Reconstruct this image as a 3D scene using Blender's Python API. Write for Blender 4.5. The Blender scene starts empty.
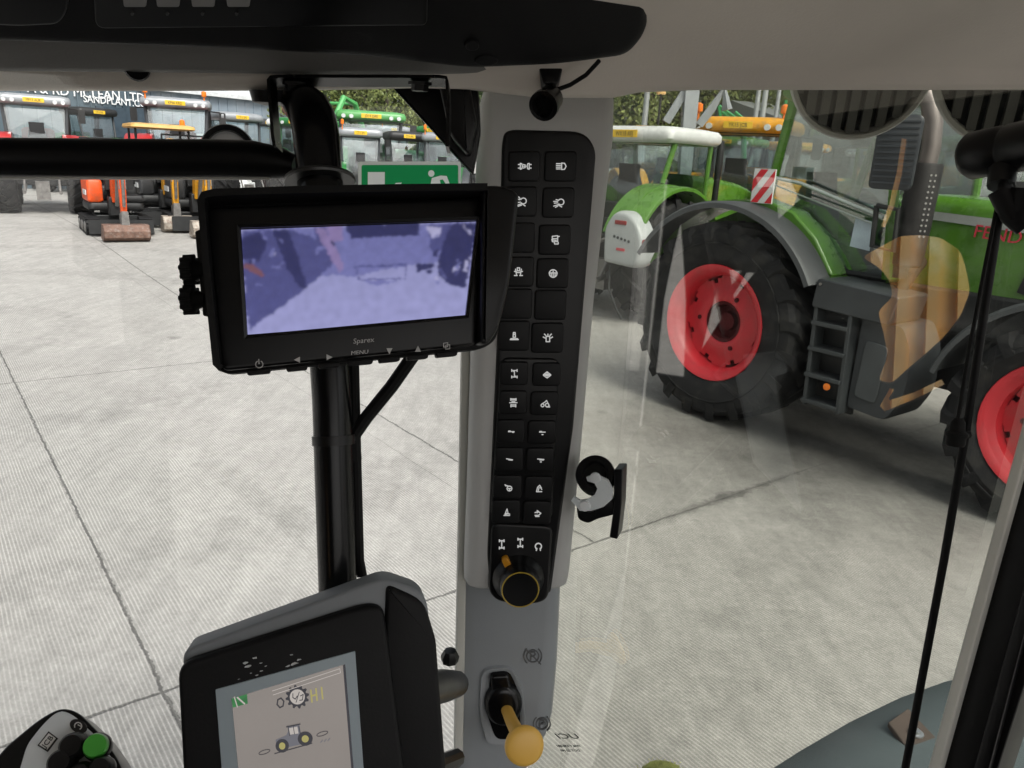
import bpy, bmesh, math, random
from mathutils import Vector, Matrix, noise
random.seed(7)
SC = bpy.context.scene
COL = SC.collection
PI = math.pi
R_ = math.radians

# ------------------------------------------------------------------ camera
FPX = 770.0
CH = 2.35
_n = Vector((-.055, 1, .29)).normalized()
_up = -_n
_y = (Vector((0, 0, 1)) - _up * _up.z).normalized()
_x = _y.cross(_up)
ROWS = (_x, _y, _up)
EYE = Vector((0, 0, CH))
def c2w(v):
    return Vector((ROWS[0].dot(v), ROWS[1].dot(v), ROWS[2].dot(v)))
def ray(px, py):
    return c2w(Vector(((px - 512) / FPX, (py - 384) / FPX, 1)))
def at(px, py, d):
    return EYE + ray(px, py) * d
def sstep(a, b, v):
    v = min(1, max(0, (v - a) / (b - a)))
    return v * v * (3 - 2 * v)
def zg(x, y):                      # the yard falls gently towards the camera
    return .27 * sstep(12, 23, math.hypot(x, y))
def gnd(px, py):
    r = ray(px, py); z = 0
    for _ in range(30):
        t = (z - CH) / r.z; p = EYE + r * t; z = z * .5 + .5 * zg(p.x, p.y)
    return Vector((p.x, p.y, zg(p.x, p.y)))
def ground_at(px, dist):
    r = ray(px, 300); k = dist / math.hypot(r.x, r.y)
    return Vector((r.x * k, r.y * k, zg(r.x * k, r.y * k)))

cam = bpy.data.cameras.new('camera')
cam.sensor_width = 36; cam.lens = 36 * FPX / 1024
cam.clip_start = .02; cam.clip_end = 2000
cob = bpy.data.objects.new('camera', cam); COL.objects.link(cob)
rx, dn, fw = c2w(Vector((1, 0, 0))), c2w(Vector((0, 1, 0))), c2w(Vector((0, 0, 1)))
M4 = Matrix.Identity(4)
for i in range(3):
    M4[i][0] = rx[i]; M4[i][1] = -dn[i]; M4[i][2] = -fw[i]; M4[i][3] = EYE[i]
cob.matrix_world = M4
SC.camera = cob

# ------------------------------------------------------------------ materials
MT = {}
def mat(name, rgb, rough=.5, metal=0, var=.12, vs=6, bump=0, bs=200, coat=0, dirt=None, spec=.5):
    if name in MT: return MT[name]
    m = bpy.data.materials.new(name); m.use_nodes = True
    nt = m.node_tree; N = nt.nodes; L = nt.links
    b = N['Principled BSDF']
    b.inputs['Roughness'].default_value = rough; b.inputs['Metallic'].default_value = metal
    b.inputs['Specular IOR Level'].default_value = spec
    if coat: b.inputs['Coat Weight'].default_value = coat; b.inputs['Coat Roughness'].default_value = .08
    tc = N.new('ShaderNodeTexCoord')
    nz = N.new('ShaderNodeTexNoise'); nz.inputs['Scale'].default_value = vs; nz.inputs['Detail'].default_value = 5
    L.new(tc.outputs['Object'], nz.inputs['Vector'])
    cr = N.new('ShaderNodeValToRGB')
    lo = [max(0, c * (1 - var)) for c in rgb]; hi = [min(1, c * (1 + var)) for c in rgb]
    cr.color_ramp.elements[0].position = .3; cr.color_ramp.elements[1].position = .7
    cr.color_ramp.elements[0].color = (*lo, 1); cr.color_ramp.elements[1].color = (*hi, 1)
    L.new(nz.outputs['Fac'], cr.inputs['Fac'])
    out = cr.outputs['Color']
    if dirt:
        n2 = N.new('ShaderNodeTexNoise'); n2.inputs['Scale'].default_value = vs * 1.7; n2.inputs['Detail'].default_value = 8
        L.new(tc.outputs['Object'], n2.inputs['Vector'])
        r2 = N.new('ShaderNodeValToRGB'); r2.color_ramp.elements[0].position = .5; r2.color_ramp.elements[1].position = .72
        L.new(n2.outputs['Fac'], r2.inputs['Fac'])
        mx = N.new('ShaderNodeMix'); mx.data_type = 'RGBA'
        L.new(r2.outputs['Color'], mx.inputs[0]); L.new(out, mx.inputs[6]); mx.inputs[7].default_value = (*dirt, 1)
        out = mx.outputs[2]
    L.new(out, b.inputs['Base Color'])
    mr = N.new('ShaderNodeMapRange'); mr.inputs['To Min'].default_value = max(.02, rough - .1); mr.inputs['To Max'].default_value = min(1, rough + .12)
    L.new(nz.outputs['Fac'], mr.inputs['Value']); L.new(mr.outputs['Result'], b.inputs['Roughness'])
    if bump:
        n3 = N.new('ShaderNodeTexNoise'); n3.inputs['Scale'].default_value = bs; n3.inputs['Detail'].default_value = 3
        L.new(tc.outputs['Object'], n3.inputs['Vector'])
        bp = N.new('ShaderNodeBump'); bp.inputs['Strength'].default_value = bump; bp.inputs['Distance'].default_value = .02 / max(1, bs / 20)
        L.new(n3.outputs['Fac'], bp.inputs['Height']); L.new(bp.outputs['Normal'], b.inputs['Normal'])
    MT[name] = m
    return m
def srgb(r, g, b):
    f = lambda c: (c / 255 / 12.92) if c / 255 <= .04045 else ((c / 255 + .055) / 1.055) ** 2.4
    return (f(r), f(g), f(b))
def emit(name, rgb, s=1.0, var=0, vs=30):
    if name in MT: return MT[name]
    m = bpy.data.materials.new(name); m.use_nodes = True
    nt = m.node_tree; N = nt.nodes; L = nt.links; b = N['Principled BSDF']
    b.inputs['Base Color'].default_value = (.01, .01, .012, 1); b.inputs['Roughness'].default_value = .15
    b.inputs['Emission Strength'].default_value = s
    b.inputs['Emission Color'].default_value = (*rgb, 1)
    if var:
        tc = N.new('ShaderNodeTexCoord'); nz = N.new('ShaderNodeTexNoise'); nz.inputs['Scale'].default_value = vs; nz.inputs['Detail'].default_value = 6
        L.new(tc.outputs['Object'], nz.inputs['Vector'])
        cr = N.new('ShaderNodeValToRGB'); cr.color_ramp.elements[0].position = .35; cr.color_ramp.elements[1].position = .65
        cr.color_ramp.elements[0].color = (*[c * (1 - var) for c in rgb], 1); cr.color_ramp.elements[1].color = (*[c * (1 + var) for c in rgb], 1)
        L.new(nz.outputs['Fac'], cr.inputs['Fac']); L.new(cr.outputs['Color'], b.inputs['Emission Color'])
    MT[name] = m
    return m
def glass(name, tint, refl=1.0, ior=1.5, smear=0):
    if name in MT: return MT[name]
    m = bpy.data.materials.new(name); m.use_nodes = True
    nt = m.node_tree; N = nt.nodes; L = nt.links
    N.remove(N['Principled BSDF'])
    tr = N.new('ShaderNodeBsdfTransparent'); tr.inputs['Color'].default_value = (*tint, 1)
    gl = N.new('ShaderNodeBsdfGlossy'); gl.inputs['Roughness'].default_value = .0
    g = N.new('ShaderNodeNewGeometry'); dt = N.new('ShaderNodeVectorMath'); dt.operation = 'DOT_PRODUCT'
    L.new(g.outputs['Normal'], dt.inputs[0]); L.new(g.outputs['Incoming'], dt.inputs[1])
    ab = N.new('ShaderNodeMath'); ab.operation = 'ABSOLUTE'; L.new(dt.outputs['Value'], ab.inputs[0])
    iv = N.new('ShaderNodeMath'); iv.operation = 'SUBTRACT'; iv.inputs[0].default_value = 1; L.new(ab.outputs[0], iv.inputs[1]); iv.use_clamp = True
    p5 = N.new('ShaderNodeMath'); p5.operation = 'POWER'; L.new(iv.outputs[0], p5.inputs[0]); p5.inputs[1].default_value = 5
    sc = N.new('ShaderNodeMath'); sc.operation = 'MULTIPLY_ADD'; L.new(p5.outputs[0], sc.inputs[0]); sc.inputs[1].default_value = .96; sc.inputs[2].default_value = .04
    mu = N.new('ShaderNodeMath'); mu.operation = 'MULTIPLY'; mu.inputs[1].default_value = refl; mu.use_clamp = True
    L.new(sc.outputs[0], mu.inputs[0])
    mx = N.new('ShaderNodeMixShader'); L.new(mu.outputs['Value'], mx.inputs['Fac']); L.new(tr.outputs['BSDF'], mx.inputs[1]); L.new(gl.outputs['BSDF'], mx.inputs[2])
    last = mx
    if smear:
        tc = N.new('ShaderNodeTexCoord'); mp = N.new('ShaderNodeMapping'); mp.inputs['Scale'].default_value = (3, 3, 11); mp.inputs['Rotation'].default_value = (.5, .4, .3)
        nz = N.new('ShaderNodeTexNoise'); nz.inputs['Scale'].default_value = 3; nz.inputs['Detail'].default_value = 6; nz.inputs['Roughness'].default_value = .7
        L.new(tc.outputs['Object'], mp.inputs['Vector']); L.new(mp.outputs['Vector'], nz.inputs['Vector'])
        mr = N.new('ShaderNodeMapRange'); mr.inputs['From Min'].default_value = .52; mr.inputs['From Max'].default_value = .8; mr.inputs['To Min'].default_value = 0; mr.inputs['To Max'].default_value = smear
        L.new(nz.outputs['Fac'], mr.inputs['Value'])
        df = N.new('ShaderNodeBsdfTranslucent'); df.inputs['Color'].default_value = (.75, .75, .72, 1)
        m2 = N.new('ShaderNodeMixShader'); L.new(mr.outputs['Result'], m2.inputs['Fac']); L.new(mx.outputs['Shader'], m2.inputs[1]); L.new(df.outputs['BSDF'], m2.inputs[2])
        last = m2
    L.new(last.outputs['Shader'], N['Material Output'].inputs['Surface'])
    MT[name] = m
    return m

# ------------------------------------------------------------------ mesh builder
class MB:
    def __init__(s): s.v = []; s.f = []; s.mi = []; s.cur = 0
    def add(s, vs, fs):
        o = len(s.v); s.v += [Vector(v) for v in vs]
        for f in fs: s.f.append([o + i for i in f]); s.mi.append(s.cur)
    def quad(s, a, b, c, d): s.add([a, b, c, d], [(0, 1, 2, 3)])
    def box(s, c, sz, rot=None, taper=1):
        hx, hy, hz = sz[0] / 2, sz[1] / 2, sz[2] / 2
        vs = [Vector((x * (taper if z > 0 else 1), y * (taper if z > 0 else 1), z)) for z in (-hz, hz) for x, y in ((-hx, -hy), (hx, -hy), (hx, hy), (-hx, hy))]
        if rot is not None: vs = [rot @ v for v in vs]
        s.add([v + Vector(c) for v in vs], [(3, 2, 1, 0), (4, 5, 6, 7), (0, 1, 5, 4), (1, 2, 6, 5), (2, 3, 7, 6), (3, 0, 4, 7)])
    def hexa(s, lo, hi):               # two matching polygons joined
        n = len(lo)
        s.add(list(lo) + list(hi), [tuple(reversed(range(n))), tuple(range(n, 2 * n))] + [(i, (i + 1) % n, n + (i + 1) % n, n + i) for i in range(n)])
    def stack(s, rings, cap0=True, cap1=True, closed=True):
        n = len(rings[0]); vs = [p for r in rings for p in r]; fs = []
        for k in range(len(rings) - 1):
            for i in range(n if closed else n - 1):
                j = (i + 1) % n
                fs.append((k * n + i, k * n + j, (k + 1) * n + j, (k + 1) * n + i))
        if cap0: fs.append(tuple(reversed(range(n))))
        if cap1: fs.append(tuple(range((len(rings) - 1) * n, len(rings) * n)))
        s.add(vs, fs)
    def tube(s, path, r, seg=12, caps=True):
        path = [Vector(p) for p in path]; rs = r if isinstance(r, (list, tuple)) else [r] * len(path)
        rings = []; nrm = None
        for i, p in enumerate(path):
            t = (path[min(i + 1, len(path) - 1)] - path[max(i - 1, 0)]).normalized()
            if nrm is None:
                nrm = t.orthogonal().normalized()
            else:
                nrm = (nrm - t * nrm.dot(t)).normalized()
            b = t.cross(nrm)
            rings.append([p + (nrm * math.cos(2 * PI * k / seg) + b * math.sin(2 * PI * k / seg)) * rs[i] for k in range(seg)])
        s.stack(rings, caps, caps)
    def lathe(s, prof, mtx=None, seg=32, a0=0, a1=2 * PI, closed_prof=False):
        # prof: (r, h) revolved round local z
        mtx = mtx or Matrix.Identity(4); full = abs(a1 - a0 - 2 * PI) < 1e-6
        na = seg if full else seg + 1; rings = []
        for k in range(na):
            a = a0 + (a1 - a0) * k / seg
            rings.append([mtx @ Vector((r * math.cos(a), r * math.sin(a), h)) for r, h in prof])
        n = len(prof); vs = [p for r in rings for p in r]; fs = []
        for k in range(seg):
            k2 = (k + 1) % na
            for i in range(n if closed_prof else n - 1):
                j = (i + 1) % n
                fs.append((k * n + i, k2 * n + i, k2 * n + j, k * n + j))
        s.add(vs, fs)
    def build(s, name, m, parent=None, smooth=35, bevel=0):
        me = bpy.data.meshes.new(name)
        me.from_pydata([tuple(v) for v in s.v], [], s.f)
        ms = m if isinstance(m, (list, tuple)) else [m]
        for q in ms: me.materials.append(q)
        if len(ms) > 1: me.polygons.foreach_set('material_index', s.mi)
        bm = bmesh.new(); bm.from_mesh(me)
        bmesh.ops.remove_doubles(bm, verts=bm.verts, dist=1e-6)
        bmesh.ops.recalc_face_normals(bm, faces=bm.faces)
        bm.to_mesh(me); bm.free()
        if smooth:
            me.shade_smooth(); me.set_sharp_from_angle(angle=R_(smooth))
        o = bpy.data.objects.new(name, me); COL.objects.link(o)
        if parent is not None: o.parent = parent
        if bevel:
            bv = o.modifiers.new('bevel', 'BEVEL'); bv.width = bevel; bv.segments = 2; bv.limit_method = 'ANGLE'; bv.angle_limit = R_(40)
            bv.harden_normals = False
        return o
def tag(o, label, cat, group=None, kind=None):
    if label: o['label'] = label
    if cat: o['category'] = cat
    if group: o['group'] = group
    if kind: o['kind'] = kind
    return o
def empty(name, loc, rz=0, label=None, cat=None, group=None):
    o = bpy.data.objects.new(name, None); COL.objects.link(o)
    o.location = loc; o.rotation_euler = (0, 0, rz); o.empty_display_size = .1
    return tag(o, label, cat, group)
def wempty(name, p, label, cat, group=None):
    """a thing whose parts are given in world coordinates: the Empty stands at p, parts get the inverse offset"""
    return empty(name, p, 0, label, cat, group)
def wbuild(mb, name, m, parent, **k):
    off = Vector(parent.location)
    q = parent.parent
    while q is not None: off += Vector(q.location); q = q.parent
    mb.v = [v - off for v in mb.v]
    return mb.build(name, m, parent, **k)

def glyphs(txt, o, u, v, h, depth=.0005, mirror=False, squeeze=1, align='C'):
    """text as mesh data: o = centre, u = reading direction, v = up, h = cap height -> (verts, faces)"""
    cu = bpy.data.curves.new('lettering', 'FONT'); cu.body = txt; cu.size = 1; cu.align_x = 'CENTER' if align == 'C' else 'LEFT'
    cu.extrude = .02; cu.resolution_u = 3
    ob = bpy.data.objects.new('lettering', cu); COL.objects.link(ob)
    dg = bpy.context.evaluated_depsgraph_get(); dg.update()
    me = bpy.data.meshes.new_from_object(ob.evaluated_get(dg))
    bpy.data.objects.remove(ob); bpy.data.curves.remove(cu)
    u = Vector(u).normalized(); v = Vector(v).normalized(); n = u.cross(v)
    k = h / .7; s = -1 if mirror else 1
    vs = [Vector(o) + u * (q.co.x * k * s * squeeze) + v * ((q.co.y - .35) * k) + n * (q.co.z / .02 * depth) for q in me.vertices]
    fs = [tuple(p.vertices) for p in me.polygons]
    bpy.data.meshes.remove(me)
    return vs, fs

class Plane:
    """a flat frame laid through three points of the cab (pixel, pixel, distance along the view)"""
    def __init__(s, a, b, c):
        s.o = at(*a); e = at(*b) - s.o; f = at(*c) - s.o
        s.n = e.cross(f).normalized()
        if s.n.dot(EYE - s.o) < 0: s.n = -s.n
        s.u = e.normalized(); s.w = s.n.cross(s.u)
        if s.w.z < 0: s.w = -s.w
    def pt(s, px, py, off=0):
        r = ray(px, py); t = (s.o - EYE).dot(s.n) / r.dot(s.n)
        return EYE + r * t + s.n * off
def offpt(pl, px, py, off):      # where the sight line meets the frame raised by off
    r = ray(px, py); t = (pl.o + pl.n * off - EYE).dot(pl.n) / r.dot(pl.n)
    return EYE + r * t
def rpoly(pts, r, seg=5):
    """polygon with rounded corners; r: one radius or one per corner"""
    out = []; n = len(pts)
    for i in range(n):
        p = Vector(pts[i]).to_2d() if len(pts[i]) > 2 else Vector(pts[i])
        a = Vector(pts[i - 1]); b = Vector(pts[(i + 1) % n])
        ri = r[i] if isinstance(r, (list, tuple)) else r
        if ri <= 0: out.append(tuple(p)); continue
        da = (a - p); db = (b - p)
        ra = min(ri, da.length * .48); rb = min(ri, db.length * .48)
        A = p + da.normalized() * ra; B = p + db.normalized() * rb
        for k in range(seg + 1):
            t = k / seg
            out.append(tuple(A * (1 - t) ** 2 + p * 2 * t * (1 - t) + B * t * t))
    return out
def inset(pts, d):
    n = len(pts); ar = sum(pts[i][0] * pts[(i + 1) % n][1] - pts[(i + 1) % n][0] * pts[i][1] for i in range(n))
    sg = 1 if ar > 0 else -1; out = []
    for i in range(n):
        p = Vector(pts[i]); a = Vector(pts[i - 1]); b = Vector(pts[(i + 1) % n])
        e1 = (p - a); e2 = (b - p)
        if e1.length < 1e-6: e1 = e2
        if e2.length < 1e-6: e2 = e1
        e1.normalize(); e2.normalize()
        n1 = Vector((-e1.y, e1.x)) * sg; n2 = Vector((-e2.y, e2.x)) * sg
        m = (n1 + n2)
        if m.length < 1e-6: m = n1
        m.normalize(); k = 1 / max(.4, m.dot(n1))
        out.append(tuple(p + m * d * k))
    return out
def slab(mb, pts, pl, back, front, bev=0):
    """pixel outline on a plane frame, from offset back to offset front (towards the driver), bev in pixels"""
    rings = [[pl.pt(*p, back) for p in pts]]
    if bev:
        k = (pl.pt(*pts[0]) - pl.pt(pts[0][0] + 1, pts[0][1])).length
        for t in (0, .35, .7, 1):
            ang = t * PI / 2
            rings.append([pl.pt(*p, front - bev * k * (1 - math.sin(ang))) for p in inset(pts, bev * (1 - math.cos(ang)))])
    else:
        rings.append([pl.pt(*p, front) for p in pts])
    mb.stack(rings)
def ell(cx, cy, rx, ry, n=28, rot=0):
    c, s = math.cos(rot), math.sin(rot)
    return [(cx + rx * math.cos(2 * PI * k / n) * c - ry * math.sin(2 * PI * k / n) * s, cy + rx * math.cos(2 * PI * k / n) * s + ry * math.sin(2 * PI * k / n) * c) for k in range(n)]
def stroke(mb, pl, pts, w, off, th=.0004):
    """a printed line of width w pixels"""
    P = [Vector(p) for p in pts]
    for a, b in zip(P[:-1], P[1:]):
        d = (b - a)
        if d.length < 1e-6: continue
        d.normalize(); nn = Vector((-d.y, d.x)) * w / 2; e = d * w * .3
        q = [a - e + nn, a - e - nn, b + e - nn, b + e + nn]
        slab(mb, [tuple(x) for x in q], pl, off, off + th)

# direction of travel of the tractor the photo is taken from (the grooves in the yard run the same way)
TF = Vector((-.62, .784, 0)).normalized()
TR = Vector((TF.y, -TF.x, 0))
# ------------------------------------------------------------------ light
w = bpy.data.worlds.new('World'); SC.world = w; w.use_nodes = True
nt = w.node_tree; N = nt.nodes; L = nt.links
sky = N.new('ShaderNodeTexSky'); sky.sky_type = 'NISHITA'; sky.sun_disc = False
SUN_EL, SUN_AZ = R_(50), R_(150)      # compass-like: direction the light comes from, measured from +Y towards +X
sky.sun_elevation = SUN_EL; sky.sun_rotation = SUN_AZ
sky.dust_density = 6; sky.air_density = 1.0; sky.ozone_density = 1
hs = N.new('ShaderNodeHueSaturation'); hs.inputs['Saturation'].default_value = .3
L.new(sky.outputs['Color'], hs.inputs['Color']); L.new(hs.outputs['Color'], N['Background'].inputs['Color'])
N['Background'].inputs['Strength'].default_value = .12
sl = bpy.data.lights.new('sun', 'SUN'); sl.energy = 1.3; sl.angle = R_(25); sl.color = (1, .97, .92)
so = bpy.data.objects.new('sun', sl); COL.objects.link(so)
sd = Vector((math.sin(SUN_AZ) * math.cos(SUN_EL), math.cos(SUN_AZ) * math.cos(SUN_EL), math.sin(SUN_EL)))
so.rotation_euler = sd.to_track_quat('Z', 'Y').to_euler()
so.location = (0, -10, 30)
SC.view_settings.view_transform = 'Standard'; SC.view_settings.look = 'None'
SC.view_settings.exposure = .95; SC.view_settings.gamma = 1
SC.render.engine = 'CYCLES'
SC.cycles.use_denoising = True
SC.cycles.denoising_input_passes = 'RGB_ALBEDO_NORMAL'; SC.cycles.denoising_prefilter = 'ACCURATE'
SC.cycles.max_bounces = 8; SC.cycles.transparent_max_bounces = 16; SC.cycles.glossy_bounces = 3; SC.cycles.diffuse_bounces = 4
SC.cycles.caustics_reflective = False; SC.cycles.caustics_refractive = False
SC.cycles.sample_clamp_indirect = 6

# ------------------------------------------------------------------ the yard
def concrete():
    m = bpy.data.materials.new('grooved_concrete'); m.use_nodes = True
    nt = m.node_tree; N = nt.nodes; L = nt.links; b = N['Principled BSDF']
    def math_(op, a, c=None, d=None, clamp=False):
        n = N.new('ShaderNodeMath'); n.operation = op; n.use_clamp = clamp
        for i, x in enumerate((a, c, d)):
            if x is None: continue
            if isinstance(x, (int, float)): n.inputs[i].default_value = x
            else: L.new(x, n.inputs[i])
        return n.outputs[0]
    def noise_(sc, det=4, ro=.5, vec=None):
        n = N.new('ShaderNodeTexNoise'); n.inputs['Scale'].default_value = sc; n.inputs['Detail'].default_value = det; n.inputs['Roughness'].default_value = ro
        L.new(vec if vec is not None else geo, n.inputs['Vector']); return n.outputs['Fac']
    def rng(x, a, c, lo, hi):
        n = N.new('ShaderNodeMapRange'); L.new(x, n.inputs['Value'])
        for k, v in zip(('From Min', 'From Max', 'To Min', 'To Max'), (a, c, lo, hi)): n.inputs[k].default_value = v
        return n.outputs['Result']
    g = N.new('ShaderNodeNewGeometry'); geo = g.outputs['Position']
    sp = N.new('ShaderNodeSeparateXYZ'); L.new(geo, sp.inputs[0]); X, Y = sp.outputs[0], sp.outputs[1]
    def dot(v): return math_('ADD', math_('MULTIPLY', X, v.x), math_('MULTIPLY', Y, v.y))
    along = dot(TF); across = dot(TR)
    warp = math_('MULTIPLY', math_('SUBTRACT', noise_(.9, 3), .5), .05)
    ph = math_('MULTIPLY', math_('ADD', across, warp), 2 * PI / .0195)
    groove = math_('SUBTRACT', 1.0, math_('POWER', math_('MULTIPLY', math_('ADD', 1.0, math_('SINE', ph)), .5), 2.2))          # 0 ridge .. 1 groove
    broken = rng(noise_(9, 6, .75), .30, .52, .35, 1)
    wear = rng(noise_(.5, 6, .66), .32, .54, .25, 1)
    gm = math_('MULTIPLY', math_('MULTIPLY', groove, broken), wear)
    # pale laitance, grey grime, fine grit
    big = rng(noise_(.33, 6, .65), .3, .7, .93, 1.05)
    mid = rng(noise_(2.6, 10, .8), .3, .7, .86, 1.09)
    mp = N.new('ShaderNodeMapping'); mp.inputs['Rotation'].default_value = (0, 0, R_(38)); mp.inputs['Scale'].default_value = (5, .9, 1); L.new(geo, mp.inputs['Vector'])
    strk = rng(noise_(1.5, 7, .74, mp.outputs['Vector']), .3, .72, .84, 1.13)
    fine = math_('MULTIPLY', rng(noise_(55, 6, .8), .3, .7, .82, 1.14), rng(noise_(13, 9, .82), .36, .66, .86, 1.12))
    val = math_('MULTIPLY', math_('MULTIPLY', big, mid), math_('MULTIPLY', strk, fine))
    val = math_('MULTIPLY', val, math_('SUBTRACT', 1.0, math_('MULTIPLY', math_('MULTIPLY', math_('SUBTRACT', groove, .66), math_('MULTIPLY', broken, wear)), .58)))
    tyr = N.new('ShaderNodeTexWave'); tyr.wave_type = 'RINGS'; tyr.rings_direction = 'Z'; tyr.inputs['Scale'].default_value = .11; tyr.inputs['Distortion'].default_value = 1.2; tyr.inputs['Detail'].default_value = 3; tyr.inputs['Detail Scale'].default_value = .3
    tm = N.new('ShaderNodeMapping'); tm.inputs['Location'].default_value = (7, -9, 0); L.new(geo, tm.inputs['Vector']); L.new(tm.outputs['Vector'], tyr.inputs['Vector'])
    track = math_('MULTIPLY', rng(tyr.outputs['Fac'], .86, .97, 0, 1), rng(noise_(5, 8, .8), .42, .62, 0, 1))
    val = math_('MULTIPLY', val, math_('SUBTRACT', 1.0, math_('MULTIPLY', track, .2)))
    # dark blots
    vor = N.new('ShaderNodeTexVoronoi'); vor.inputs['Scale'].default_value = .8; L.new(geo, vor.inputs['Vector'])
    blot = math_('MULTIPLY', rng(math_('ADD', vor.outputs['Distance'], math_('MULTIPLY', noise_(9, 4), .14)), .105, .15, 1, 0), rng(noise_(.4), .5, .6, 0, 1))
    blot = math_('MULTIPLY', blot, .35)
    # joints between the bays
    jag = math_('ADD', math_('MULTIPLY', math_('SUBTRACT', noise_(7, 5, .7), .5), .05), math_('MULTIPLY', math_('SUBTRACT', noise_(45, 3), .5), .02))
    def joint(coord, v0, wd):
        d = math_('ABSOLUTE', math_('ADD', math_('SUBTRACT', coord, v0), jag))
        return rng(d, wd * .5, wd, 1, 0)
    beyond = rng(along, J_ALONG[0] - .01, J_ALONG[0] + .01, 0, 1)
    js = [joint(across, J_ACROSS[0] + .035, .010), math_('MULTIPLY', joint(across, J_ACROSS[1], .010), beyond), math_('MULTIPLY', math_('MULTIPLY', joint(across, J_ACROSS[2], .007), beyond), .35)] + [joint(along, A, .011) for A in J_ALONG]
    j = js[0]
    for q in js[1:]: j = math_('MAXIMUM', j, q)
    # damp spilling from the joint beside the green tractor, oil and painted contact shade under it
    d1 = math_('ABSOLUTE', math_('SUBTRACT', along, J_ALONG[0]))
    sm = math_('MULTIPLY', rng(math_('ADD', d1, math_('MULTIPLY', noise_(6, 7, .75), .30)), .16, .24, 1, 0), math_('MULTIPLY', rng(across, 3.4, 4.6, 0, 1), rng(across, 6.8, 7.8, 1, 0)))
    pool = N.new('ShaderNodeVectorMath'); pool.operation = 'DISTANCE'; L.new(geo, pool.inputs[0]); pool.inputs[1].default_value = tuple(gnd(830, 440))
    oil_shade = math_('MULTIPLY', rng(math_('ADD', pool.outputs['Value'], math_('MULTIPLY', noise_(1.4, 6, .65), 1.8)), 1.5, 3.3, 1, 0), .72)
    dark = math_('MAXIMUM', math_('MAXIMUM', math_('MULTIPLY', j, .58), math_('MULTIPLY', sm, .62)), math_('MAXIMUM', blot, oil_shade))
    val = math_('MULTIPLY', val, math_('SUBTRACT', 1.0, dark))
    mx = N.new('ShaderNodeMix'); mx.data_type = 'RGBA'
    L.new(rng(noise_(.25, 4), .35, .65, 0, 1), mx.inputs[0]); mx.inputs[6].default_value = (.382, .369, .346, 1); mx.inputs[7].default_value = (.388, .373, .348, 1)
    sc = N.new('ShaderNodeVectorMath'); sc.operation = 'SCALE'; L.new(mx.outputs[2], sc.inputs[0]); L.new(val, sc.inputs['Scale'])
    L.new(sc.outputs[0], b.inputs['Base Color'])
    b.inputs['Roughness'].default_value = .8; b.inputs['Specular IOR Level'].default_value = .3
    hgt = math_('ADD', math_('MULTIPLY', gm, -.004), math_('MULTIPLY', noise_(60, 4, .7), .003))
    hgt = math_('SUBTRACT', hgt, math_('MULTIPLY', j, .01))
    bp = N.new('ShaderNodeBump'); bp.inputs['Strength'].default_value = .7; bp.inputs['Distance'].default_value = 1
    L.new(hgt, bp.inputs['Height']); L.new(bp.outputs['Normal'], b.inputs['Normal'])
    return m
_g = lambda x, y: gnd(x, y)
J_ALONG = [( _g(580, 550).dot(TF) + _g(850, 470).dot(TF) + _g(0, 728).dot(TF) + _g(180, 670).dot(TF)) / 4,
           (_g(0, 380).dot(TF) + _g(210, 365).dot(TF)) / 2, _g(850, 470).dot(TF) + 16]
J_ACROSS = [(_g(15, 380).dot(TR) + _g(100, 590).dot(TR) + _g(185, 768).dot(TR)) / 3, (_g(130, 262).dot(TR) + _g(188, 303).dot(TR)) / 2,
            (_g(365, 430).dot(TR) + _g(455, 490).dot(TR)) / 2]
g = MB()
rs = [0, 3, 6, 9, 11, 12, 13, 14, 15, 16, 17, 18, 19, 20, 21, 22, 23, 24, 30, 45, 80, 150, 300, 700]
na = 64
vs = [Vector((0, 0, 0))]; fs = []
for r in rs[1:]:
    for k in range(na):
        a = 2 * PI * k / na; x, y = r * math.cos(a), r * math.sin(a); vs.append(Vector((x, y, zg(x, y))))
for k in range(na): fs.append((0, 1 + k, 1 + (k + 1) % na))
for i in range(len(rs) - 2):
    for k in range(na):
        k2 = (k + 1) % na; fs.append((1 + i * na + k, 1 + (i + 1) * na + k, 1 + (i + 1) * na + k2, 1 + i * na + k2))
g.add(vs, fs)
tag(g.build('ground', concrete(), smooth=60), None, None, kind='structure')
# ------------------------------------------------------------------ vehicle materials
RUB = mat('tyre_rubber', (.011, .011, .012), .7, var=.3, vs=5, bump=.25, bs=60, dirt=(.028, .027, .025), spec=.3)
BLK = mat('black_plastic_outdoor', (.012, .0125, .013), .5, var=.25, vs=8)
GRYP = mat('grey_plastic_panel', (.038, .042, .046), .5, var=.15, vs=5)
GRYF = mat('grey_mudguard_plastic', (.060, .064, .068), .5, var=.12, vs=4)
STL = mat('worn_steel', (.22, .21, .2), .45, .6, var=.3, vs=9)
VGL = glass('tinted_cab_glass', (.90, .94, .94), 2.6)
AMB = mat('amber_lens', (.9, .22, .02), .2, var=.08)
REDL = mat('red_lens', (.25, .012, .012), .2)
WHT = mat('white_paint', (.68, .69, .68), .35, var=.06)
SILV = mat('silver_paint', (.30, .315, .33), .35, .2, var=.08)
PLY = mat('yellow_plate', (.75, .48, .02), .4, var=.05)
PLB = mat('plate_black', (.015, .015, .015), .5)
GRN = mat('green_paint', (.075, .20, .018), .28, var=.12, coat=.4, dirt=(.1, .22, .05))
DGRN = mat('deep_green_paint', (.02, .16, .035), .3, var=.12, coat=.4)
RIMR = mat('red_rim_paint', (.56, .028, .04), .4, var=.12, vs=4, dirt=(.45, .05, .055))
REDP = mat('red_paint', (.4, .02, .02), .35, coat=.3)
YEL = mat('yellow_paint', (.72, .33, .015), .4, var=.1, dirt=(.5, .26, .05))
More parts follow.
